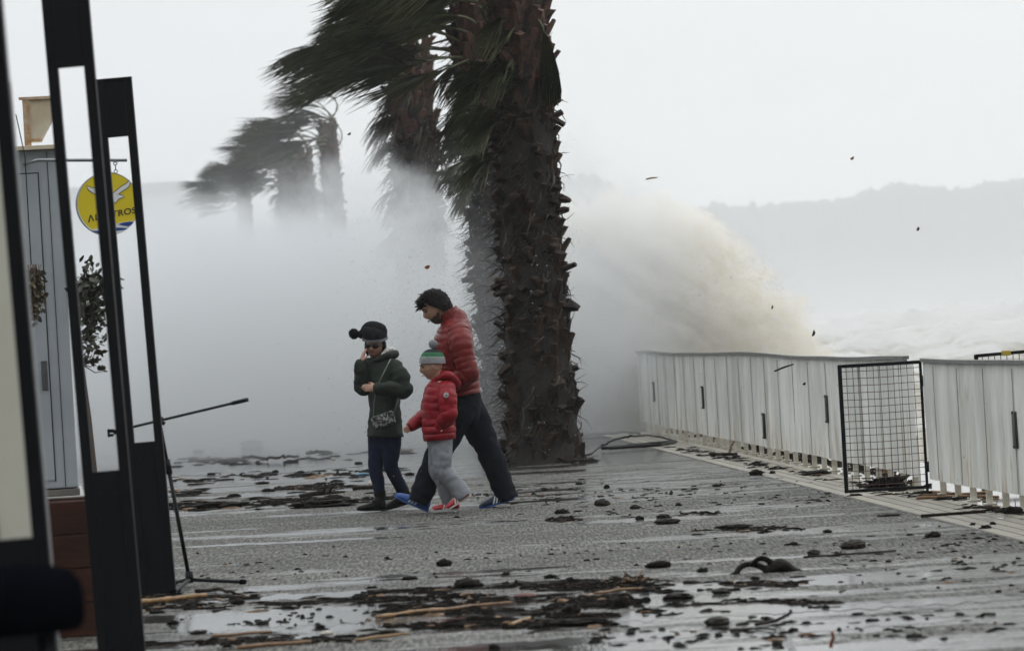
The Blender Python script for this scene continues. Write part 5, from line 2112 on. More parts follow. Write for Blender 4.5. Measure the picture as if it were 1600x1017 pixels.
# hats
def knit_hat(parent, hc, F, S, U, k, bands, pom_at, pom_r, pom_mat, low=-0.02, over=0.016, tall=0.13, tilt=0.0, pom_name='bobble', slouch=V((0, 0, 0))):
    """bands: (name, material, from, to) fractions from the brim to the crown."""
    F2 = (F * math.cos(tilt) + U * math.sin(tilt)).normalized()
    U2 = (U * math.cos(tilt) - F * math.sin(tilt)).normalized()
    nr, n = 40, 36

    def pt(t, j, ex=0.0):
        a = 2 * math.pi * j / n
        ang = t * math.pi / 2
        r = math.cos(ang) ** 0.75 if t < 1 else 0.0
        z = low + (tall - low) * math.sin(ang)
        kn = 1 + 0.012 * math.sin(a * 30)
        x, y_ = (0.101 + over + ex) * r * kn * math.cos(a) - 0.006, (0.079 + over + ex) * r * kn * math.sin(a)
        return hc + (F2 * x + S * y_ + U2 * z) * k + slouch * (t ** 2)
    first = None
    for (nm, mt, a0, a1, ex) in bands:
        q_ = MB()
        i0, i1 = int(a0 * nr), int(a1 * nr)
        vs2, fs2 = [], []
        for i in range(i0, i1 + 1):
            for j in range(n):
                vs2.append(pt(min(i / nr, 0.999), j, ex))
        for i in range(i1 - i0):
            for j in range(n):
                fs2.append((i * n + j, i * n + (j + 1) % n, (i + 1) * n + (j + 1) % n, (i + 1) * n + j))
        if ex > 0:   # a turned-up brim has thickness
            m = len(vs2)
            vs2 += [pt(i0 / nr, j, -0.012) for j in range(n)] + [pt(i1 / nr, j, -0.012) for j in range(n)]
            for j in range(n):
                fs2.append((j, (j + 1) % n, m + (j + 1) % n, m + j))
                fs2.append((m - n + j, m - n + (j + 1) % n, m + n + (j + 1) % n, m + n + j))
        q_.add(vs2, fs2)
        o_ = q_.build(nm, mt, parent if first is None else first)
        if first is None:
            first = o_
    q_ = MB()
    q_.ball(pom_at, pom_r, sub=4, amp=0.28, freq=5, seed=3)
    r2 = random.Random(9)
    for i in range(160):
        d = V((r2.gauss(0, 1), r2.gauss(0, 1), r2.gauss(0, 1))).normalized()
        q_.tube([V(pom_at) + d * pom_r * 0.7, V(pom_at) + d * pom_r * r2.uniform(1.0, 1.22)], [0.004, 0.001], 4, caps=False)
    q_.build(pom_name, pom_mat, first)
    return first


knit_hat(boy, hc, F, S, U, k, [('hat', M_KNITD, 0.36, 1.0, 0.0), ('brim', M_KNITG, 0.0, 0.30, 0.004), ('knit_stripe', M_GREEN, 0.30, 0.325, 0.004), ('knit_band', M_KNITD, 0.325, 0.40, 0.002), ('knit_stripe', M_GREEN, 0.40, 0.425, 0.004), ('knit_band', M_KNITD, 0.425, 0.50, 0.002), ('knit_stripe', M_GREEN, 0.50, 0.525, 0.004)],
         b_(677, 538), 0.034, M_KNITG, low=0.030, over=0.012, tall=0.158, tilt=R(13))
for (hh_, tt) in ((heel_l, toe_l), (heel_r, toe_r)):
    fwd = (tt - hh_).normalized()
    shoe(boy, hh_, hh_ + fwd * 0.225, (0, 0, 1), 0.225, M_SHOER, M_SOLEW, M_STRIPE)

# ------------------------------------------------------------------ the woman
YWm = 31.35


def w_(px, py, d=0.0):
    return W(px, py, YWm + d)


wom = thing('person', 'person in dark green parka, sunglasses and black bobble hat, hand held to the face', 'person', (w_(600, 797).x, YWm, 0), 'people hurrying past the palm')
hc = w_(586, 541)
F = V((-0.28, -0.95, -0.08))
U = V((0.08, -0.07, 0.99))
body = MB()
F, S, U, k = head_shape(body, hc, F, U, 0.215)
body.sweep([hc - U * 0.06 - F * 0.02, w_(593, 566, 0.03), w_(596, 574, 0.03)], [(0.048, 0.05), (0.05, 0.052), (0.07, 0.07)], (1, 0, 0), n=16)
fw = V((-0.72, -0.69, 0))          # the way the body faces
sd_ = V((0.69, -0.72, 0))          # towards the left shoulder
body.sweep([w_(597, 568), w_(599, 595), w_(601, 630), w_(602, 660), w_(602, 690)], [(0.12, 0.07), (0.14, 0.09), (0.12, 0.085), (0.125, 0.09), (0.10, 0.08)], sd_, n=22)
shR, shL = w_(575, 573, 0.10), w_(621, 576, -0.10)
elR, elL = w_(568, 604, 0.0), w_(630, 610, -0.14)
wrR, wrL = w_(563, 569, -0.07), w_(591, 606, -0.27)
for a, b, c_ in ((shR, elR, wrR), (shL, elL, wrL)):
    body.sweep([a, a.lerp(b, 0.5), b, b.lerp(c_, 0.5), c_], [0.046, 0.042, 0.036, 0.033, 0.024], (0, 1, 0), n=12)
hand(body, wrR, w_(569, 549, -0.06) - wrR, (0.85, 0.35, 0.1), (-0.2, -0.9, 0.3), 0.88, 0.45)
hand(body, wrL, w_(575, 606, -0.27) - wrL, (0.1, 0.9, -0.3), (0, -0.1, 1), 0.88, 0.8)
hR, hL = w_(592, 683, 0.05), w_(611, 683, -0.05)
knR, knL = w_(587, 730, 0.0), w_(611, 728, -0.02)
anR, anL = w_(594, 778, 0.0), w_(632, 773, 0.14)
for a, b, c_ in ((hR, knR, anR), (hL, knL, anL)):
    body.sweep([a, a.lerp(b, 0.5), b, b.lerp(c_, 0.4), c_], [0.078, 0.066, 0.048, 0.048, 0.035], sd_, n=14)
bt = [(w_(603, 797, 0.0), w_(568, 798.5, -0.06)), (w_(638, 787, 0.16), w_(612, 794.5, 0.10))]
for an, (he, to) in zip((anR, anL), bt):
    body.sweep([an, he.lerp(to, 0.3) + V((0, 0, 0.045)), he.lerp(to, 0.75) + V((0, 0, 0.03))], [(0.034, 0.034), (0.03, 0.028), (0.026, 0.016)], (0, 1, 0), n=12)
ob = body.build('body', M_SKIN, wom)
remesh(ob, 0.006, 3)
face_parts(wom, hc, F, S, U, k, eyes=False, brows=False)
q = MB()
for sg in (-1, 1):
    q.ball(hc + (F * 0.099 + S * 0.034 * sg + U * 0.012) * k, (0.008 * k, 0.030 * k, 0.016 * k), Matrix((F, S, U)).transposed() @ Matrix.Rotation(R(14 * sg), 3, 'Z'), sub=3)
    q.tube([hc + (F * 0.094 + S * 0.062 * sg + U * 0.016) * k, hc + (F * 0.02 + S * 0.082 * sg + U * 0.014) * k, hc + (F * -0.012 + S * 0.084 * sg + U * 0.006) * k], 0.003, 6)
q.tube([hc + (F * 0.108 + S * -0.012 + U * 0.016) * k, hc + (F * 0.112 + U * 0.018) * k, hc + (F * 0.108 + S * 0.012 + U * 0.016) * k], 0.003, 6)
q.build('sunglasses', M_GLASS, wom)
# hair showing beside the face
q = MB()
for sg in (-1, 1):
    q.sweep([hc + (F * 0.00 + S * 0.080 * sg + U * 0.045) * k, hc + (F * -0.005 + S * 0.082 * sg + U * -0.02) * k, hc + (F * -0.02 + S * 0.072 * sg + U * -0.085) * k], [(0.02, 0.012), (0.022, 0.013), (0.012, 0.008)], F, n=12, sub=6, wob=0.003)
q.sweep([hc + (F * -0.08 + U * 0.03) * k, hc + (F * -0.085 + U * -0.04) * k, hc + (F * -0.06 + U * -0.10) * k], [(0.07, 0.03), (0.07, 0.03), (0.05, 0.025)], S, n=16, sub=6, wob=0.003)
q.build('hair', M_HAIR, wom)
knit_hat(wom, hc, F, S, U, k, [('hat', M_KNIT, 0.09, 1.0, 0.004), ('brim', M_TRIM, 0.0, 0.10, 0.007)], w_(553, 521.5, 0.03), 0.041, M_KNIT, low=0.062, over=0.024, tall=0.20, tilt=R(-8), slouch=V((-0.06, 0.04, -0.015)))
q = MB()
q.sweep([w_(590, 520, 0.02), w_(579, 517, 0.03), w_(567, 522, 0.03), w_(558, 523, 0.03)], [0.088, 0.080, 0.048, 0.018], (0, 0, 1), n=24, sub=8, wob=0.004)
q.build('hat_fold', M_KNIT, wom)
# legs and boots
q = MB()
q.sweep([w_(602, 655), w_(602, 676), w_(602, 698)], [(0.125, 0.105), (0.125, 0.105), (0.11, 0.09)], sd_, n=24)
for a, b, c_ in ((hR, knR, anR), (hL, knL, anL)):
    q.sweep([a + V((0, 0, 0.03)), a.lerp(b, 0.5), b, b.lerp(c_, 0.4), c_ + (c_ - b).normalized() * 0.01], [(0.088, 0.090), (0.076, 0.078), (0.058, 0.060), (0.053, 0.055), (0.043, 0.045)], sd_, n=24, sub=9, wob=0.006, round_caps=False)
q.build('jeans', M_JEANS, wom)
for an, b, (he, to) in ((anR, knR, bt[0]), (anL, knL, bt[1])):
    d = (to - he).normalized()
    sh = shoe(wom, he, he + d * 0.245, (0, 0, 1), 0.245, M_LEATHER, M_LEATHER, boot=True)
    q = MB()
    q.sweep([an.lerp(b, 0.22), an, he + d * 0.075 + V((0, 0, 0.05))], [(0.052, 0.054), (0.046, 0.048), (0.040, 0.05)], sd_, n=20, sub=8, wob=0.004, round_caps=False)
    q.build('boot_shaft', M_LEATHER, sh)
# parka
q = MB()
q.sweep([w_(596, 562, 0.02), w_(597, 572), w_(599, 595), w_(601, 625), w_(602, 652), w_(602, 682)], [(0.085, 0.075), (0.15, 0.10), (0.175, 0.125), (0.138, 0.112), (0.150, 0.122), (0.168, 0.138)], sd_, n=38, sub=10, wob=0.012, round_caps='start')
for a, b, c_ in ((shR, elR, wrR), (shL, elL, wrL)):
    a2 = a.lerp(w_(598, 575), 0.25)
    q.sweep([a2, a.lerp(b, 0.35), a.lerp(b, 0.75), b, b.lerp(c_, 0.5), c_], [(0.082, 0.082), (0.080, 0.080), (0.076, 0.076), (0.074, 0.074), (0.064, 0.064), (0.050, 0.050)], (0, 1, 0), n=24, sub=10, wob=0.012)
q.build('parka', M_PARKA, wom)
q = MB()
q.sweep([w_(585, 563, -0.09), w_(604, 556, -0.10), w_(617, 553, 0.0), w_(611, 556, 0.10), w_(596, 560, 0.12)], [0.022, 0.030, 0.034, 0.034, 0.028], (0, 0, 1), n=18, sub=8, wob=0.010)
hood = q.build('hood', M_PARKA, wom)
q = MB()
q.sweep([w_(597, 554, -0.075), w_(608, 546.5, -0.04), w_(615, 549, 0.03), w_(606, 549, 0.09)], [0.018, 0.025, 0.022, 0.018], (0, 0, 1), n=16, sub=8, wob=0.009)
q.build('hood_lining', M_FLEECE, hood)
# shoulder bag and its strap: it hangs from her, a thing of its own
bgc = w_(598.5, 657, -0.23)
bag = thing('shoulder_bag', 'small black and white patterned shoulder bag hanging across the green parka', 'bag', tuple(bgc))
q = MB()
ba_, bb_ = w_(582, 662, -0.235), w_(616, 650, -0.215)
ax_ = (bb_ - ba_).normalized()
up_ = V((0, 0, 1)) - ax_ * ax_.z
up_.normalize()
dp_ = ax_.cross(up_)
q.box((ba_ + bb_) / 2, ((bb_ - ba_).length, 0.05, 0.105), Matrix((ax_, dp_, up_)).transposed(), bev=0.016)
M_BAG = bag_material()
q.build('bag_body', M_BAG, bag)
q = MB()
q.box((ba_ + bb_) / 2 + up_ * 0.022 - dp_ * (0.027 if dp_.y > 0 else -0.027), ((bb_ - ba_).length * 0.96, 0.006, 0.058), Matrix((ax_, dp_, up_)).transposed(), bev=0.002)
q.build('flap', M_BAG, bag, smooth=False)
q = MB()
chain = [w_(583, 656, -0.235), w_(584, 630, -0.245), w_(588, 606, -0.25), w_(597, 587, -0.24), w_(607, 567, -0.19), w_(611, 560, -0.09)]
for a, b in zip(chain, chain[1:]):
    q.bar(a, b, 0.010, 0.005, up=(0, 1, 0))
chain = [w_(614, 648, -0.215), w_(619, 634, -0.24), w_(623, 622, -0.235)]
for a, b in zip(chain, chain[1:]):
    q.bar(a, b, 0.012, 0.006, up=(0, 1, 0))
q.build('strap', M_STRAP, bag, smooth=False)

# ================================================================== WRACK THROWN UP BY THE SEA
M_CLOD = mat('wet_black_wrack', (0.016, 0.013, 0.010), 0.5, 0.6, 18, 0.6, 60, col2=(0.005, 0.0045, 0.004), spec=0.03)
M_STONE = mat('dark_wet_stone', (0.040, 0.036, 0.030), 0.45, 0.5, 12, 0.5, 50, col2=(0.014, 0.013, 0.011), spec=0.03)
M_BRICK = mat('worn_brick', (0.10, 0.034, 0.022), 0.65, 0.4, 20, 0.4, 60)
M_CANE = mat('yellow_cane', (0.27, 0.155, 0.05), 0.55, 0.4, 12, 0.1, 40, col2=(0.14, 0.075, 0.025))
M_REED = mat('brown_reed', (0.22, 0.125, 0.055), 0.6, 0.5, 12, col2=(0.10, 0.05, 0.022))
M_WOOD = mat('wet_driftwood', (0.030, 0.022, 0.016), 0.6, 0.6, 9, 0.5, 40, col2=(0.010, 0.008, 0.006), spec=0.03)
M_CABLE = mat('black_cable', (0.010, 0.010, 0.010), 0.5, spec=0.3)
M_ORANGE = mat('orange_leaf', (0.32, 0.075, 0.02), 0.6, 0.4, 20)
M_PALE = mat('pale_scrap', (0.45, 0.42, 0.36), 0.6, 0.3, 15)
rnd = random.Random(77)


def lump(name, label, cat, px, py, wpx, hpx, m=None, depth=1.0, seed=None, group=None, amp=0.35, yaw=0.0, sub=3, flat=1.0):
    """One clod, stone or chunk lying where its foot shows at (px, py); wpx by hpx in the photograph."""
    g = G(px, py)
    s = FPX / g.y
    w, h = wpx / s, max(0.012, hpx / s)
    q_ = MB()
    M = Matrix.Rotation(yaw + rnd.uniform(-0.3, 0.3), 3, 'Z')
    q_.ball((0, 0, h * 0.36), (w * 0.5, w * 0.42 * depth, h * 0.62), M, sub=sub, amp=amp * 1.25, freq=2.3, seed=seed if seed is not None else rnd.uniform(0, 90))
    for v in q_.v:
        v.z = max(v.z, -0.004)
    o_ = q_.build(name, m or M_CLOD, None, smooth=name not in ('stone', 'rock', 'slab'))
    o_.location = (g.x, g.y, 0.0)
    tag(o_, label, cat, group)
    return o_


lump('clod', 'round dark clod with a thin tail alone on the grey asphalt', 'clod', 694, 884, 24, 11, depth=0.8)
g = G(680, 884)
q = MB()
q.tube([G(694, 883, 0.02), G(684, 884, 0.015), G(672, 884.5, 0.008)], [0.02, 0.009, 0.003], 6)
lump('stone', 'dark squarish stone block behind the gap of the people and the fence', 'stone', 941, 790, 24, 11, M_STONE, amp=0.18)
lump('stone', 'small dark stone just right of the squarish block', 'stone', 992, 795, 15, 7, M_STONE)
lump('rock', 'large rough grey brown rock below the mesh gate, biggest stone on the asphalt', 'rock', 1333, 857, 37, 14, M_STONE, amp=0.25)
lump('stone', 'low dark stone left of the big grey brown rock', 'stone', 1271, 866, 19, 8, M_STONE)
lump('slab', 'flat dark slab on the wet asphalt with a smaller chunk behind', 'slab', 1043, 818, 40, 9, M_CLOD, amp=0.2)
lump('stone', 'small chunk lying right behind the flat dark slab', 'stone', 1037, 809, 22, 6, M_CLOD)
lump('slab', 'long dark slab left of the rock and right of the driftwood, near the pavers', 'slab', 1458, 839, 26, 8, M_CLOD, amp=0.2)
lump('clod', 'pointed dark clod left above the arched driftwood', 'clod', 1030, 886, 40, 11, M_CLOD)
lump('stone', 'rounded stone at the front edge of the wrack left of the orange twigs', 'stone', 935, 915, 27, 11, M_STONE)
lump('stone', 'dark block standing in the bright puddle below the driftwood', 'stone', 1121, 976, 42, 14, M_STONE, amp=0.15)
lump('stone', 'dark stone between the puddles under the arched driftwood', 'stone', 1128, 927, 30, 9, M_STONE)
lump('clod', 'long black clump of weed in the wrack, left of the stone between the puddles', 'clod', 1060, 935, 46, 9)
lump('clod', 'tall black clump in the middle of the wrack', 'clod', 972, 948, 26, 17)
lump('clod', 'rounded black clump below the brick in the wrack', 'clod', 893, 957, 30, 14)
lump('brick', 'worn reddish brick lying in the wrack', 'brick', 820, 934, 37, 9, M_BRICK, amp=0.08)
lump('clod', 'heap of black weed at the left head of the wrack', 'clod', 731, 918, 44, 15)
lump('clod', 'black clod beside the black mic stand, above the big puddle', 'clod', 372, 944, 22, 9)
lump('clod', 'long ridge of black weed along the lower edge of the wrack', 'clod', 900, 978, 120, 11, depth=0.35, amp=0.5, sub=4)
lump('clod', 'dark pile lying in the wet behind the legs, near the dark boots', 'clod', 500, 792, 90, 10, depth=0.5, amp=0.5, sub=4)
lump('clod', 'low black pile left of the dark boots on the far wet strip', 'clod', 520, 786, 46, 12, depth=0.6, amp=0.5)
lump('clod', 'small mound of weed close to the heels of the dark boots', 'clod', 548, 786, 26, 7)
lump('clod', 'broad low mound of weed seen through the microphone stand', 'clod', 345, 792, 80, 8, depth=0.5, amp=0.5, sub=4)
lump('clod', 'faint grey hump far back on the misty promenade', 'clod', 394, 699, 34, 12, M_STONE, depth=0.6)
lump('slab', 'flat dark slab at the foot of the long fence beside the mesh gate', 'slab', 1276, 741, 44, 7, M_CLOD, amp=0.2)
lump('clod', 'black heap of weed behind the wire mesh gate', 'clod', 1385, 762, 62, 16, depth=0.6, amp=0.5, sub=4)
lump('clod', 'dark lump at the foot of the near fence, at the right edge', 'clod', 1583, 803, 28, 13, depth=0.8)
lump('clod', 'lone black clod on the wet ground near the bottom edge', 'clod', 772, 1014, 18, 9)
lump('stone', 'small dark stone near the bottom edge, under the block in the puddle', 'stone', 1215, 1007, 18, 8, M_STONE)
lump('stone', 'flat dark stone alone at the lower right of the wet ground', 'stone', 1428, 995, 26, 7, M_STONE)
lump('bag', 'crumpled black bag caught at the foot of the long fence', 'bag', 1186, 703, 17, 12, M_CLOD, amp=0.5)
lump('clod', 'black clump in the wet strip in front of the bright striped shoes', 'clod', 878, 802, 22, 7)
lump('clod', 'dark flat clump farther right in the wet strip behind the slab', 'clod', 1150, 826, 54, 7, depth=0.4, amp=0.5)

# like pieces that nothing tells apart
small = [(905, 757, 10, 5), (948, 762, 9, 5), (1008, 925, 16, 7), (1098, 893, 18, 7), (1182, 742, 22, 8), (1207, 740, 9, 5), (1150, 715, 12, 5), (1540, 826, 18, 6), (1552, 820, 10, 5), (1520, 821, 9, 5),
         (1293, 832, 14, 5), (1240, 851, 12, 5), (1388, 806, 34, 4), (1336, 775, 22, 4), (1000, 812, 14, 6), (790, 898, 14, 5), (860, 903, 20, 6), (640, 905, 24, 6), (600, 925, 20, 6), (560, 936, 26, 6),
         (450, 950, 18, 5), (410, 975, 22, 6), (500, 980, 16, 5), (690, 950, 26, 8), (740, 968, 30, 9), (660, 978, 26, 8), (605, 990, 20, 6), (310, 990, 26, 6), (270, 975, 20, 6), (245, 958, 22, 6), (250, 932, 18, 5),
         (1010, 938, 12, 6), (1180, 905, 14, 5), (1160, 940, 16, 5), (1290, 950, 12, 5), (1340, 960, 20, 4), (1500, 960, 14, 4), (1560, 925, 10, 4), (1240, 985, 14, 5), (985, 990, 14, 5), (930, 1000, 12, 5),
         (330, 742, 12, 4), (365, 725, 14, 4), (430, 738, 10, 4), (310, 706, 16, 4), (455, 722, 24, 4), (410, 756, 22, 4), (480, 760, 18, 4), (300, 770, 30, 5), (365, 776, 22, 5), (420, 768, 20, 5), (590, 752, 20, 5),
         (640, 742, 16, 4), (560, 725, 12, 4), (850, 765, 10, 4), (1060, 790, 10, 4), (1120, 760, 14, 4), (1450, 760, 12, 5), (1490, 775, 14, 5), (575, 780, 18, 5), (625, 776, 14, 5)]
protos = []
for i in range(6):
    q_ = MB()
    q_.ball((0, 0, 0.36), (0.5, 0.42, 0.62), None, sub=3, amp=0.6, freq=2.4, seed=i * 7.3)
    for v in q_.v:
        v.z = max(v.z, -0.02)
    o_ = q_.build('debris_chunk', M_CLOD if i % 3 else M_STONE)
    tag(o_, 'small wet dark chunk of storm debris strewn over the promenade', 'debris', 'small dark chunks strewn by the storm')
    protos.append(o_)
for i, (px, py, wp, hp) in enumerate(small):
    o_ = protos[i] if i < 6 else protos[i % 6].copy()
    if i >= 6:
        C.objects.link(o_)
    g = G(px, py)
    s = FPX / g.y
    o_.location = (g.x, g.y, 0)
    o_.scale = (wp / s, wp / s * rnd.uniform(0.6, 1.1), max(0.012, hp / s))
    o_.rotation_euler = (0, 0, rnd.uniform(-0.5, 0.5) + (math.pi if i % 2 else 0))


def rod(name, label, cat, pts, r, m, wob=0.0, n=7, group=None, knots=False, part=None):
    """A stick, cane or cable through photograph points lying on the ground (px, py, height)."""
    P = [G(p[0], p[1], p[2] if len(p) > 2 else r) for p in pts]
    fine = []
    for a, b in zip(P, P[1:]):
        for j in range(6):
            c_ = a.lerp(b, j / 6)
            fine.append(c_ + V((noise.noise(c_ * 5), noise.noise(c_ * 5 + V((9, 0, 0))), abs(noise.noise(c_ * 5 + V((0, 9, 0)))))) * wob)
    fine.append(P[-1])
    rr = [r * (1 - 0.25 * i / len(fine)) for i in range(len(fine))]
    if knots:
        rr = [x * (1.28 if i % 4 == 2 else 1.0) for i, x in enumerate(rr)]
    q_ = MB()
    q_.tube(fine, rr, n)
    o_ = q_.build(name, m, None, loc=P[0])
    tag(o_, label, cat, group)
    return o_


rod('cane', 'yellow cane lying at the foot of the farthest black column', 'cane', [(206, 942), (262, 936), (322, 929)], 0.016, M_CANE, 0.004, knots=True)
rod('stick', 'thin black stick on the ground by the tripod foot', 'stick', [(305, 925), (335, 921), (366, 926)], 0.012, M_WOOD, 0.02)
rod('cane', 'tan cane across the wrack right of the big puddle', 'cane', [(588, 964), (640, 957), (694, 951)], 0.011, M_CANE, 0.006, knots=True)
rod('reed', 'brown reed running on from the tan cane through the wrack', 'reed', [(670, 956), (740, 946), (800, 941)], 0.010, M_REED, 0.01)
rod('reed', 'brown reed at the lower edge below the big puddle', 'reed', [(372, 1012), (420, 1007), (486, 1002)], 0.012, M_REED, 0.006)
rod('reed', 'long brown reed lying in the big puddle', 'reed', [(332, 994), (390, 989), (424, 986)], 0.009, M_REED, 0.006)
rod('reed', 'pale reed below the long ridge of weed', 'reed', [(556, 1000), (600, 994), (640, 990)], 0.008, M_CANE, 0.008)
rod('stick', 'short orange brown stick in the middle of the wrack, by the ridge of weed', 'stick', [(797, 976), (812, 971), (827, 965)], 0.012, M_CANE, 0.004)
rod('reed', 'reddish reed lying left of the long black clump in the wrack', 'reed', [(930, 927), (965, 922), (1005, 919)], 0.009, M_REED, 0.008)
rod('twig', 'thin dark twig with a raised end in the lower right water', 'twig', [(1182, 976), (1205, 971, 0.01), (1222, 966, 0.03), (1236, 956, 0.10)], 0.009, M_WOOD, 0.02)
rod('twig', 'long thin dark twig lying straight in the water at lower right', 'twig', [(1140, 984), (1190, 982), (1212, 984)], 0.006, M_WOOD, 0.01)
rod('twig', 'reddish twig sticking up at the bottom edge', 'twig', [(1298, 1012), (1299, 1004, 0.03), (1302, 996, 0.09), (1300, 988, 0.13)], 0.009, M_ORANGE, 0.01)
rod('stick', 'black stick lying beyond the wet strip, left of the legs', 'stick', [(380, 716), (395, 714, 0.04), (412, 719), (440, 715, 0.05), (466, 713)], 0.02, M_WOOD, 0.05)
rod('stick', 'short crooked black branch lying far back behind the microphone boom', 'stick', [(480, 709), (496, 706, 0.06), (518, 707)], 0.022, M_WOOD, 0.04)
rod('plank', 'thin dark plank on the ground behind the dark boots', 'plank', [(552, 762), (580, 761), (600, 760)], 0.022, M_WOOD, 0.0)
rod('stick', 'long black stick in the shallow water strip at right, near the driftwood', 'stick', [(1255, 870), (1320, 866), (1400, 860)], 0.006, M_WOOD, 0.004)
rod('plank', 'dark plank lying on the pavers in front of the near fence', 'plank', [(1440, 806), (1480, 803), (1540, 799)], 0.012, M_WOOD, 0.006)
rod('plank', 'orange brown plank among the legs of the near fence', 'plank', [(1432, 778), (1490, 775), (1560, 776)], 0.013, M_REED, 0.006)
rod('plank', 'brown board between the mesh gate and the near fence legs', 'plank', [(1455, 768), (1500, 772), (1545, 768)], 0.012, M_REED, 0.006)
rod('stick', 'reddish stick leaning against the foot of the long fence', 'stick', [(1139, 708, 0.02), (1143, 699, 0.12), (1148, 690, 0.2)], 0.010, M_REED, 0.02)
rod('plank', 'dark board lying flat at the foot of the long fence near the reddish stick', 'plank', [(1110, 709), (1130, 710), (1152, 709)], 0.018, M_WOOD, 0.006)
rod('cable', 'black cable looping from the nearest palm to the white fence', 'cable', [(908, 712), (922, 710, 0.02), (942, 696, 0.08), (962, 686, 0.2), (985, 682, 0.24), (1010, 680, 0.2), (1035, 684, 0.06), (1058, 690)], 0.014, M_CABLE, 0.02)
rod('cable', 'thick black hose lying double on the ground by the long fence', 'cable', [(940, 700), (975, 697), (1020, 693), (1056, 690), (1030, 695), (990, 697.5), (952, 700)], 0.022, M_CABLE, 0.01)
rod('cable', 'dark cable on the ground behind the nearest palm, running to the fence', 'cable', [(908, 681), (940, 678), (975, 676), (1000, 677)], 0.02, M_CABLE, 0.03)

# arched driftwood root
dg_ = thing('driftwood', 'arched black driftwood root standing in the water on the right', 'driftwood', tuple(G(1195, 894)))
yD = G(1195, 894).y


def dw(px, py, d=0.0):
    return W(px, py, yD + d)


q = MB()
q.sweep([dw(1141, 901), dw(1149, 897), dw(1156, 887, .02), dw(1170, 881, .03), dw(1186, 884), dw(1200, 891)], [0.017, 0.021, 0.015, 0.013, 0.016, 0.02], (0, 1, 0), n=14, sub=8, wob=0.005)
q.sweep([dw(1174, 883), dw(1183, 874, -.02), dw(1194, 872, -.02), dw(1204, 878), dw(1214, 886)], [0.011, 0.014, 0.015, 0.015, 0.02], (0, 1, 0), n=14, sub=8, wob=0.005)
q.sweep([dw(1196, 893), dw(1207, 888), dw(1222, 883), dw(1236, 889), dw(1254, 893)], [(0.035, 0.014), (0.055, 0.030), (0.065, 0.038), (0.045, 0.022), (0.008, 0.005)], (0, 1, 0), n=18, sub=8, wob=0.010)
q.tube([dw(1246, 891), dw(1262, 892), dw(1282, 890)], [0.008, 0.004, 0.002], 5)
remesh(q.build('root', M_CLOD, dg_), 0.005, 1)

# little heaps of twigs and the like with their own shape
hp = thing('twig_heap', 'small heap of dark and orange twigs at the front of the wrack', 'twigs', tuple(G(990, 908)))
q, q2 = MB(), MB()
for i in range(70):
    a = G(990 + rnd.gauss(0, 13), 907 + rnd.gauss(0, 2.0), abs(rnd.gauss(0, 0.02)) + 0.004)
    d = V((rnd.gauss(0, 1), rnd.gauss(0, 1), rnd.gauss(0, 0.22))).normalized() * rnd.uniform(0.03, 0.10)
    b = a + d
    b.z = max(0.004, b.z)
    (q if rnd.random() < 0.6 else q2).tube([a, a.lerp(b, 0.5) + V((0, 0, 0.008)), b], [0.005, 0.0045, 0.002], 5)
q.build('dark_twigs', M_WOOD, hp)
q2.build('orange_leaves', M_REED, hp)
hp2 = thing('branch', 'forked black branch with raised tips in the far wet strip', 'branch', tuple(G(500, 772)))
q = MB()
q.tube([G(470, 774, .02), G(500, 770, .05), G(538, 768, .03)], [0.02, 0.024, 0.01], 7)
for (a, b) in (((505, 770, .05), (512, 756, .14)), ((515, 769, .05), (520, 759, 0.12)), ((355, 0, 0), (0, 0, 0))):
    if a[0] == 355:
        continue
    e = G(a[0], a[1], a[2])
    q.tube([e, e + V((0.03, 0, 0.06)), e + V((0.08, 0.02, 0.10))], [0.012, 0.008, 0.003], 6)
q.build('limbs', M_WOOD, hp2)
lump('scrap', 'pale pinkish scrap beside the plank behind the dark boots', 'scrap', 580, 760, 9, 9, M_PALE)
lump('bottle', 'bluish crushed plastic scrap on the far wet strip by the legs', 'scrap', 566, 742, 22, 4, mat('blue_plastic', (0.05, 0.16, 0.24), 0.4), amp=0.2)
lump('scrap', 'whitish scrap in the wrack below the big puddle', 'scrap', 510, 991, 20, 6, M_PALE)
lump('leaf', 'yellow leaf lying on the wrack by the short orange stick', 'leaf', 772, 966, 24, 4, M_CANE, amp=0.2)

# uncounted crumbs, twigs and weed
q = MB()


def crumb(px, py, lmin, lmax, mi, tall=1.0):
    g = G(px, py)
    L = rnd.uniform(lmin, lmax)
    w = L * rnd.uniform(0.08, 0.4)
    h = rnd.uniform(0.003, 0.011) * tall
    L *= 1.35
    yaw = rnd.gauss(0.0, 0.28) + (math.pi if rnd.random() < 0.5 else 0)
    c, s = math.cos(yaw), math.sin(yaw)
    P = []
    k = 6
    for zz, sc in ((0.0005, 1.0), (h, 0.55)):
        for j in range(k):
            a = 2 * math.pi * j / k
            r = rnd.uniform(0.55, 1.0) * sc
            x, y_ = L * 0.5 * math.cos(a) * r, w * 0.5 * math.sin(a) * r
            P.append(g + V((x * c - y_ * s, x * s + y_ * c, zz * rnd.uniform(0.6, 1.3) if zz > 0.001 else zz)))
    q.mi = mi
    q.add(P, [tuple(range(k, 2 * k))] + [(j, (j + 1) % k, (j + 1) % k + k, j + k) for j in range(k)])


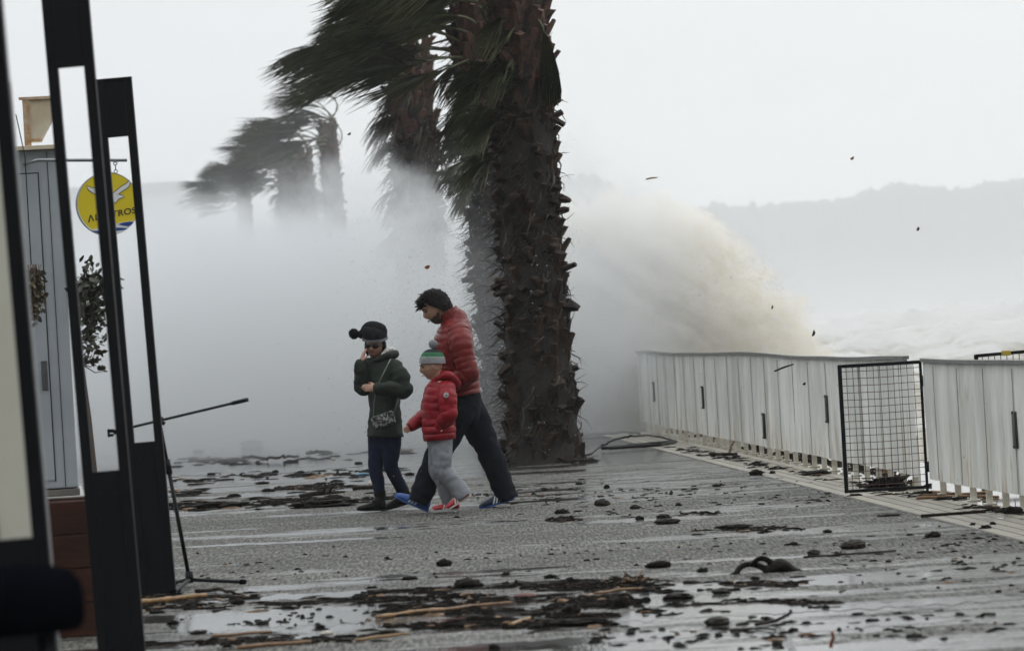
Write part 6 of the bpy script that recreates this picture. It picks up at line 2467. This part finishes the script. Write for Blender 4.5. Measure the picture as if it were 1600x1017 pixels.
def band(n_, x0, x1, y_mid, half, slope=-0.055, lmin=0.02, lmax=0.14, tall=1.0, x_mid=None):
    xm = (x0 + x1) / 2 if x_mid is None else x_mid
    k = 0
    tries = 0
    while k < n_ and tries < n_ * 12:
        tries += 1
        x = rnd.uniform(x0, x1)
        y_ = y_mid + slope * (x - xm) + rnd.gauss(0, half * 0.55)
        if y_ > 1030:
            continue
        # clump along the streaks
        if noise.noise(V((x * 0.008, y_ * 0.11, n_ * 0.37))) < rnd.uniform(-0.25, 0.28):
            continue
        r = rnd.random()
        crumb(x, y_, lmin, lmax, 0 if r < 0.86 else (1 if r < 0.955 else 2), tall)
        k += 1


band(420, 560, 1010, 923, 9, -0.05, tall=1.3)
band(480, 590, 1000, 948, 11, -0.05, tall=1.3)
band(480, 600, 960, 975, 9, -0.05, tall=1.5)
band(240, 215, 620, 943, 7, -0.04)
band(240, 215, 620, 1000, 8, -0.05)
band(60, 262, 600, 968, 12, -0.04, 0.01, 0.05)
band(160, 215, 400, 935, 7, -0.03)
band(220, 990, 1260, 915, 7, -0.05, 0.03, 0.12)
band(160, 1000, 1330, 945, 7, -0.05, 0.02, 0.12)
band(140, 860, 1140, 806, 4, -0.05, 0.02, 0.12)
band(120, 1080, 1330, 826, 4, -0.05, 0.02, 0.12)
band(330, 265, 640, 784, 6, -0.045, 0.03, 0.24, 1.5)
band(150, 265, 640, 762, 6, -0.045, 0.03, 0.24, 1.5)
band(110, 265, 640, 742, 7, -0.045, 0.03, 0.25, 1.5)
band(70, 265, 640, 716, 7, -0.045, 0.04, 0.3, 1.5)
band(130, 700, 1050, 770, 18, -0.045, 0.015, 0.08)
band(110, 900, 1300, 780, 22, -0.045, 0.015, 0.08)
band(120, 300, 1500, 870, 26, -0.045, 0.01, 0.06)
band(130, 900, 1580, 985, 22, -0.045, 0.02, 0.09)
band(90, 1300, 1600, 880, 40, -0.03, 0.015, 0.08)
band(150, 1040, 1430, 736, 5, 0.2, 0.03, 0.20, 1.5)
band(110, 1430, 1600, 788, 7, 0.22, 0.03, 0.2, 1.5)
band(90, 1040, 1430, 712, 6, 0.2, 0.03, 0.22, 3.0)
band(120, 775, 925, 721, 3, -0.03, 0.05, 0.3, 2.5)
stuff(q.build('storm_litter', [M_CLOD, M_WOOD, M_REED], smooth=False))

# ------------------------------------------------------------------ things in the air
air = [(1018, 279, 17, 4, 34, 'stick', 'pale brown stick flying against the sky right of the nearest palm', M_CANE, 0.15),
       (1272, 521, 5, 12, 34, 'leaf', 'curled dark leaf flying above the long white fence', M_CLOD, 1.2),
       (1224, 574, 30, 4, 31, 'stick', 'thin black stick blown through the air against the long white fence', M_WOOD, -0.42),
       (668, 418, 10, 7, 32, 'leaf', 'orange leaf flying in the spray above the walking people', M_ORANGE, 0.3),
       (1207, 480, 3, 7, 33, 'leaf', 'small dark leaf flying at the edge of the cream splash', M_CLOD, 1.3),
       (1332, 248, 8, 5, 36, 'leaf', 'small brown leaf flying in the open sky above the far hills', M_REED, 0.6),
       (1257, 600, 6, 5, 30.5, 'leaf', 'tiny dark flake flying in front of the long white fence', M_CLOD, 0.5),
       (546, 210, 7, 4, 36, 'leaf', 'tiny dark flake flying beside the shaggy palm', M_CLOD, 0.5),
       (1435, 358, 5, 8, 38, 'leaf', 'faint grey leaf flying in front of the far hills', M_STONE, 1.1)]
for (px, py, wp, hp_, yy, nm, lab, m, ang) in air:
    c_ = W(px, py, yy)
    s = FPX / yy
    q = MB()
    if nm == 'stick':
        a, b = W(px - wp / 2, py + math.tan(-ang) * -wp / 2, yy), W(px + wp / 2, py + math.tan(-ang) * wp / 2, yy + 0.05)
        if ang < 0:
            a, b = W(1210, 580, yy), W(1240, 569, yy + 0.05)
        q.tube([a, a.lerp(b, 0.5) + V((0, 0, 0.004)), b], [0.007, 0.008, 0.005], 6)
    else:
        L, w = max(wp, hp_) / s * 0.5, min(wp, hp_) / s * 0.5
        ca, sa = math.cos(ang), math.sin(ang)
        P = []
        for (u, v, d) in ((-1, 0, 0.3), (-0.4, 0.8, 0), (0.4, 0.8, -0.1), (1, 0, 0.4), (0.4, -0.7, 0.1), (-0.4, -0.8, 0.15)):
            x, z = u * L, v * w + 0.35 * L * (u * u)
            P.append(c_ + V((x * ca - z * sa, d * L, x * sa + z * ca)))
        P2 = [p + V((0, 0.003, 0)) for p in P]
        q.add(P + P2, [(0, 1, 2, 3, 4, 5), (11, 10, 9, 8, 7, 6)] + [(i, i + 6, (i + 1) % 6 + 6, (i + 1) % 6) for i in range(6)])
    o_ = q.build('flying_' + nm, m, None, smooth=False, loc=c_)
    tag(o_, lab, nm)

# drops of the spray that are big enough to see
M_DROP = mat('water_drop', (0.85, 0.87, 0.88), 0.2, 0.05, 3)
M_DIRTY = mat('sandy_drop', (0.75, 0.70, 0.60), 0.4, 0.2, 3)
for m_d in (M_DROP, M_DIRTY):      # water lets the light through
    [n for n in m_d.node_tree.nodes if n.type == 'BSDF_PRINCIPLED'][0].inputs['Transmission Weight'].default_value = 0.55
q = MB()


def drop(p, r, mi):
    q.mi = mi
    d = V((rnd.uniform(-1.5, -0.4), rnd.gauss(0, .3), rnd.uniform(-0.6, 0.4))).normalized()
    u = d.orthogonal().normalized()
    w = d.cross(u)
    k = rnd.uniform(1.0, 1.8)
    q.add([p - d * r * k, p + u * r, p + w * r, p - u * r, p - w * r, p + d * r * k], [(0, 2, 1), (0, 3, 2), (0, 4, 3), (0, 1, 4), (5, 1, 2), (5, 2, 3), (5, 3, 4), (5, 4, 1)])


for i in range(3600):
    y = rnd.uniform(41.5, 45.8)
    x = rnd.gauss(-0.45, 0.75)
    z = abs(rnd.gauss(0, 1.6)) + 0.1
    if z < 4.0:
        drop(V((x, y, z)), rnd.uniform(0.002, 0.0065), 0)
for i in range(5000):
    y = rnd.uniform(46.5, 49.6)
    t = rnd.random() ** 0.7
    x = 0.6 + 3.2 * t + rnd.gauss(0, 0.25)
    z = max(0.0, (2.7 - 2.2 * t ** 2.2)) * rnd.random() ** 0.6 + rnd.gauss(0, 0.12)
    drop(V((x, y, z)), rnd.uniform(0.002, 0.0055), 1)
for i in range(3000):                 # the sandy lip of the wave and the grit torn up at its foot
    if i % 3:
        t = rnd.random()
        px, py = 1105 + 140 * t + rnd.gauss(0, 20), 375 + 125 * t * (0.6 + 0.4 * t) + rnd.gauss(0, 20)
    else:
        px, py = 1090 + rnd.gauss(0, 30), 512 + rnd.gauss(0, 22)
    drop(W(px, py, rnd.uniform(49.6, 51.2)), rnd.uniform(0.002, 0.006), 1)
for i in range(260):
    y = rnd.uniform(26.5, 40)
    drop(W(rnd.uniform(420, 1250), rnd.uniform(380, 800), y), rnd.uniform(0.0025, 0.005), 0)
stuff(q.build('spray_drops', [M_DROP, M_DIRTY], smooth=False))
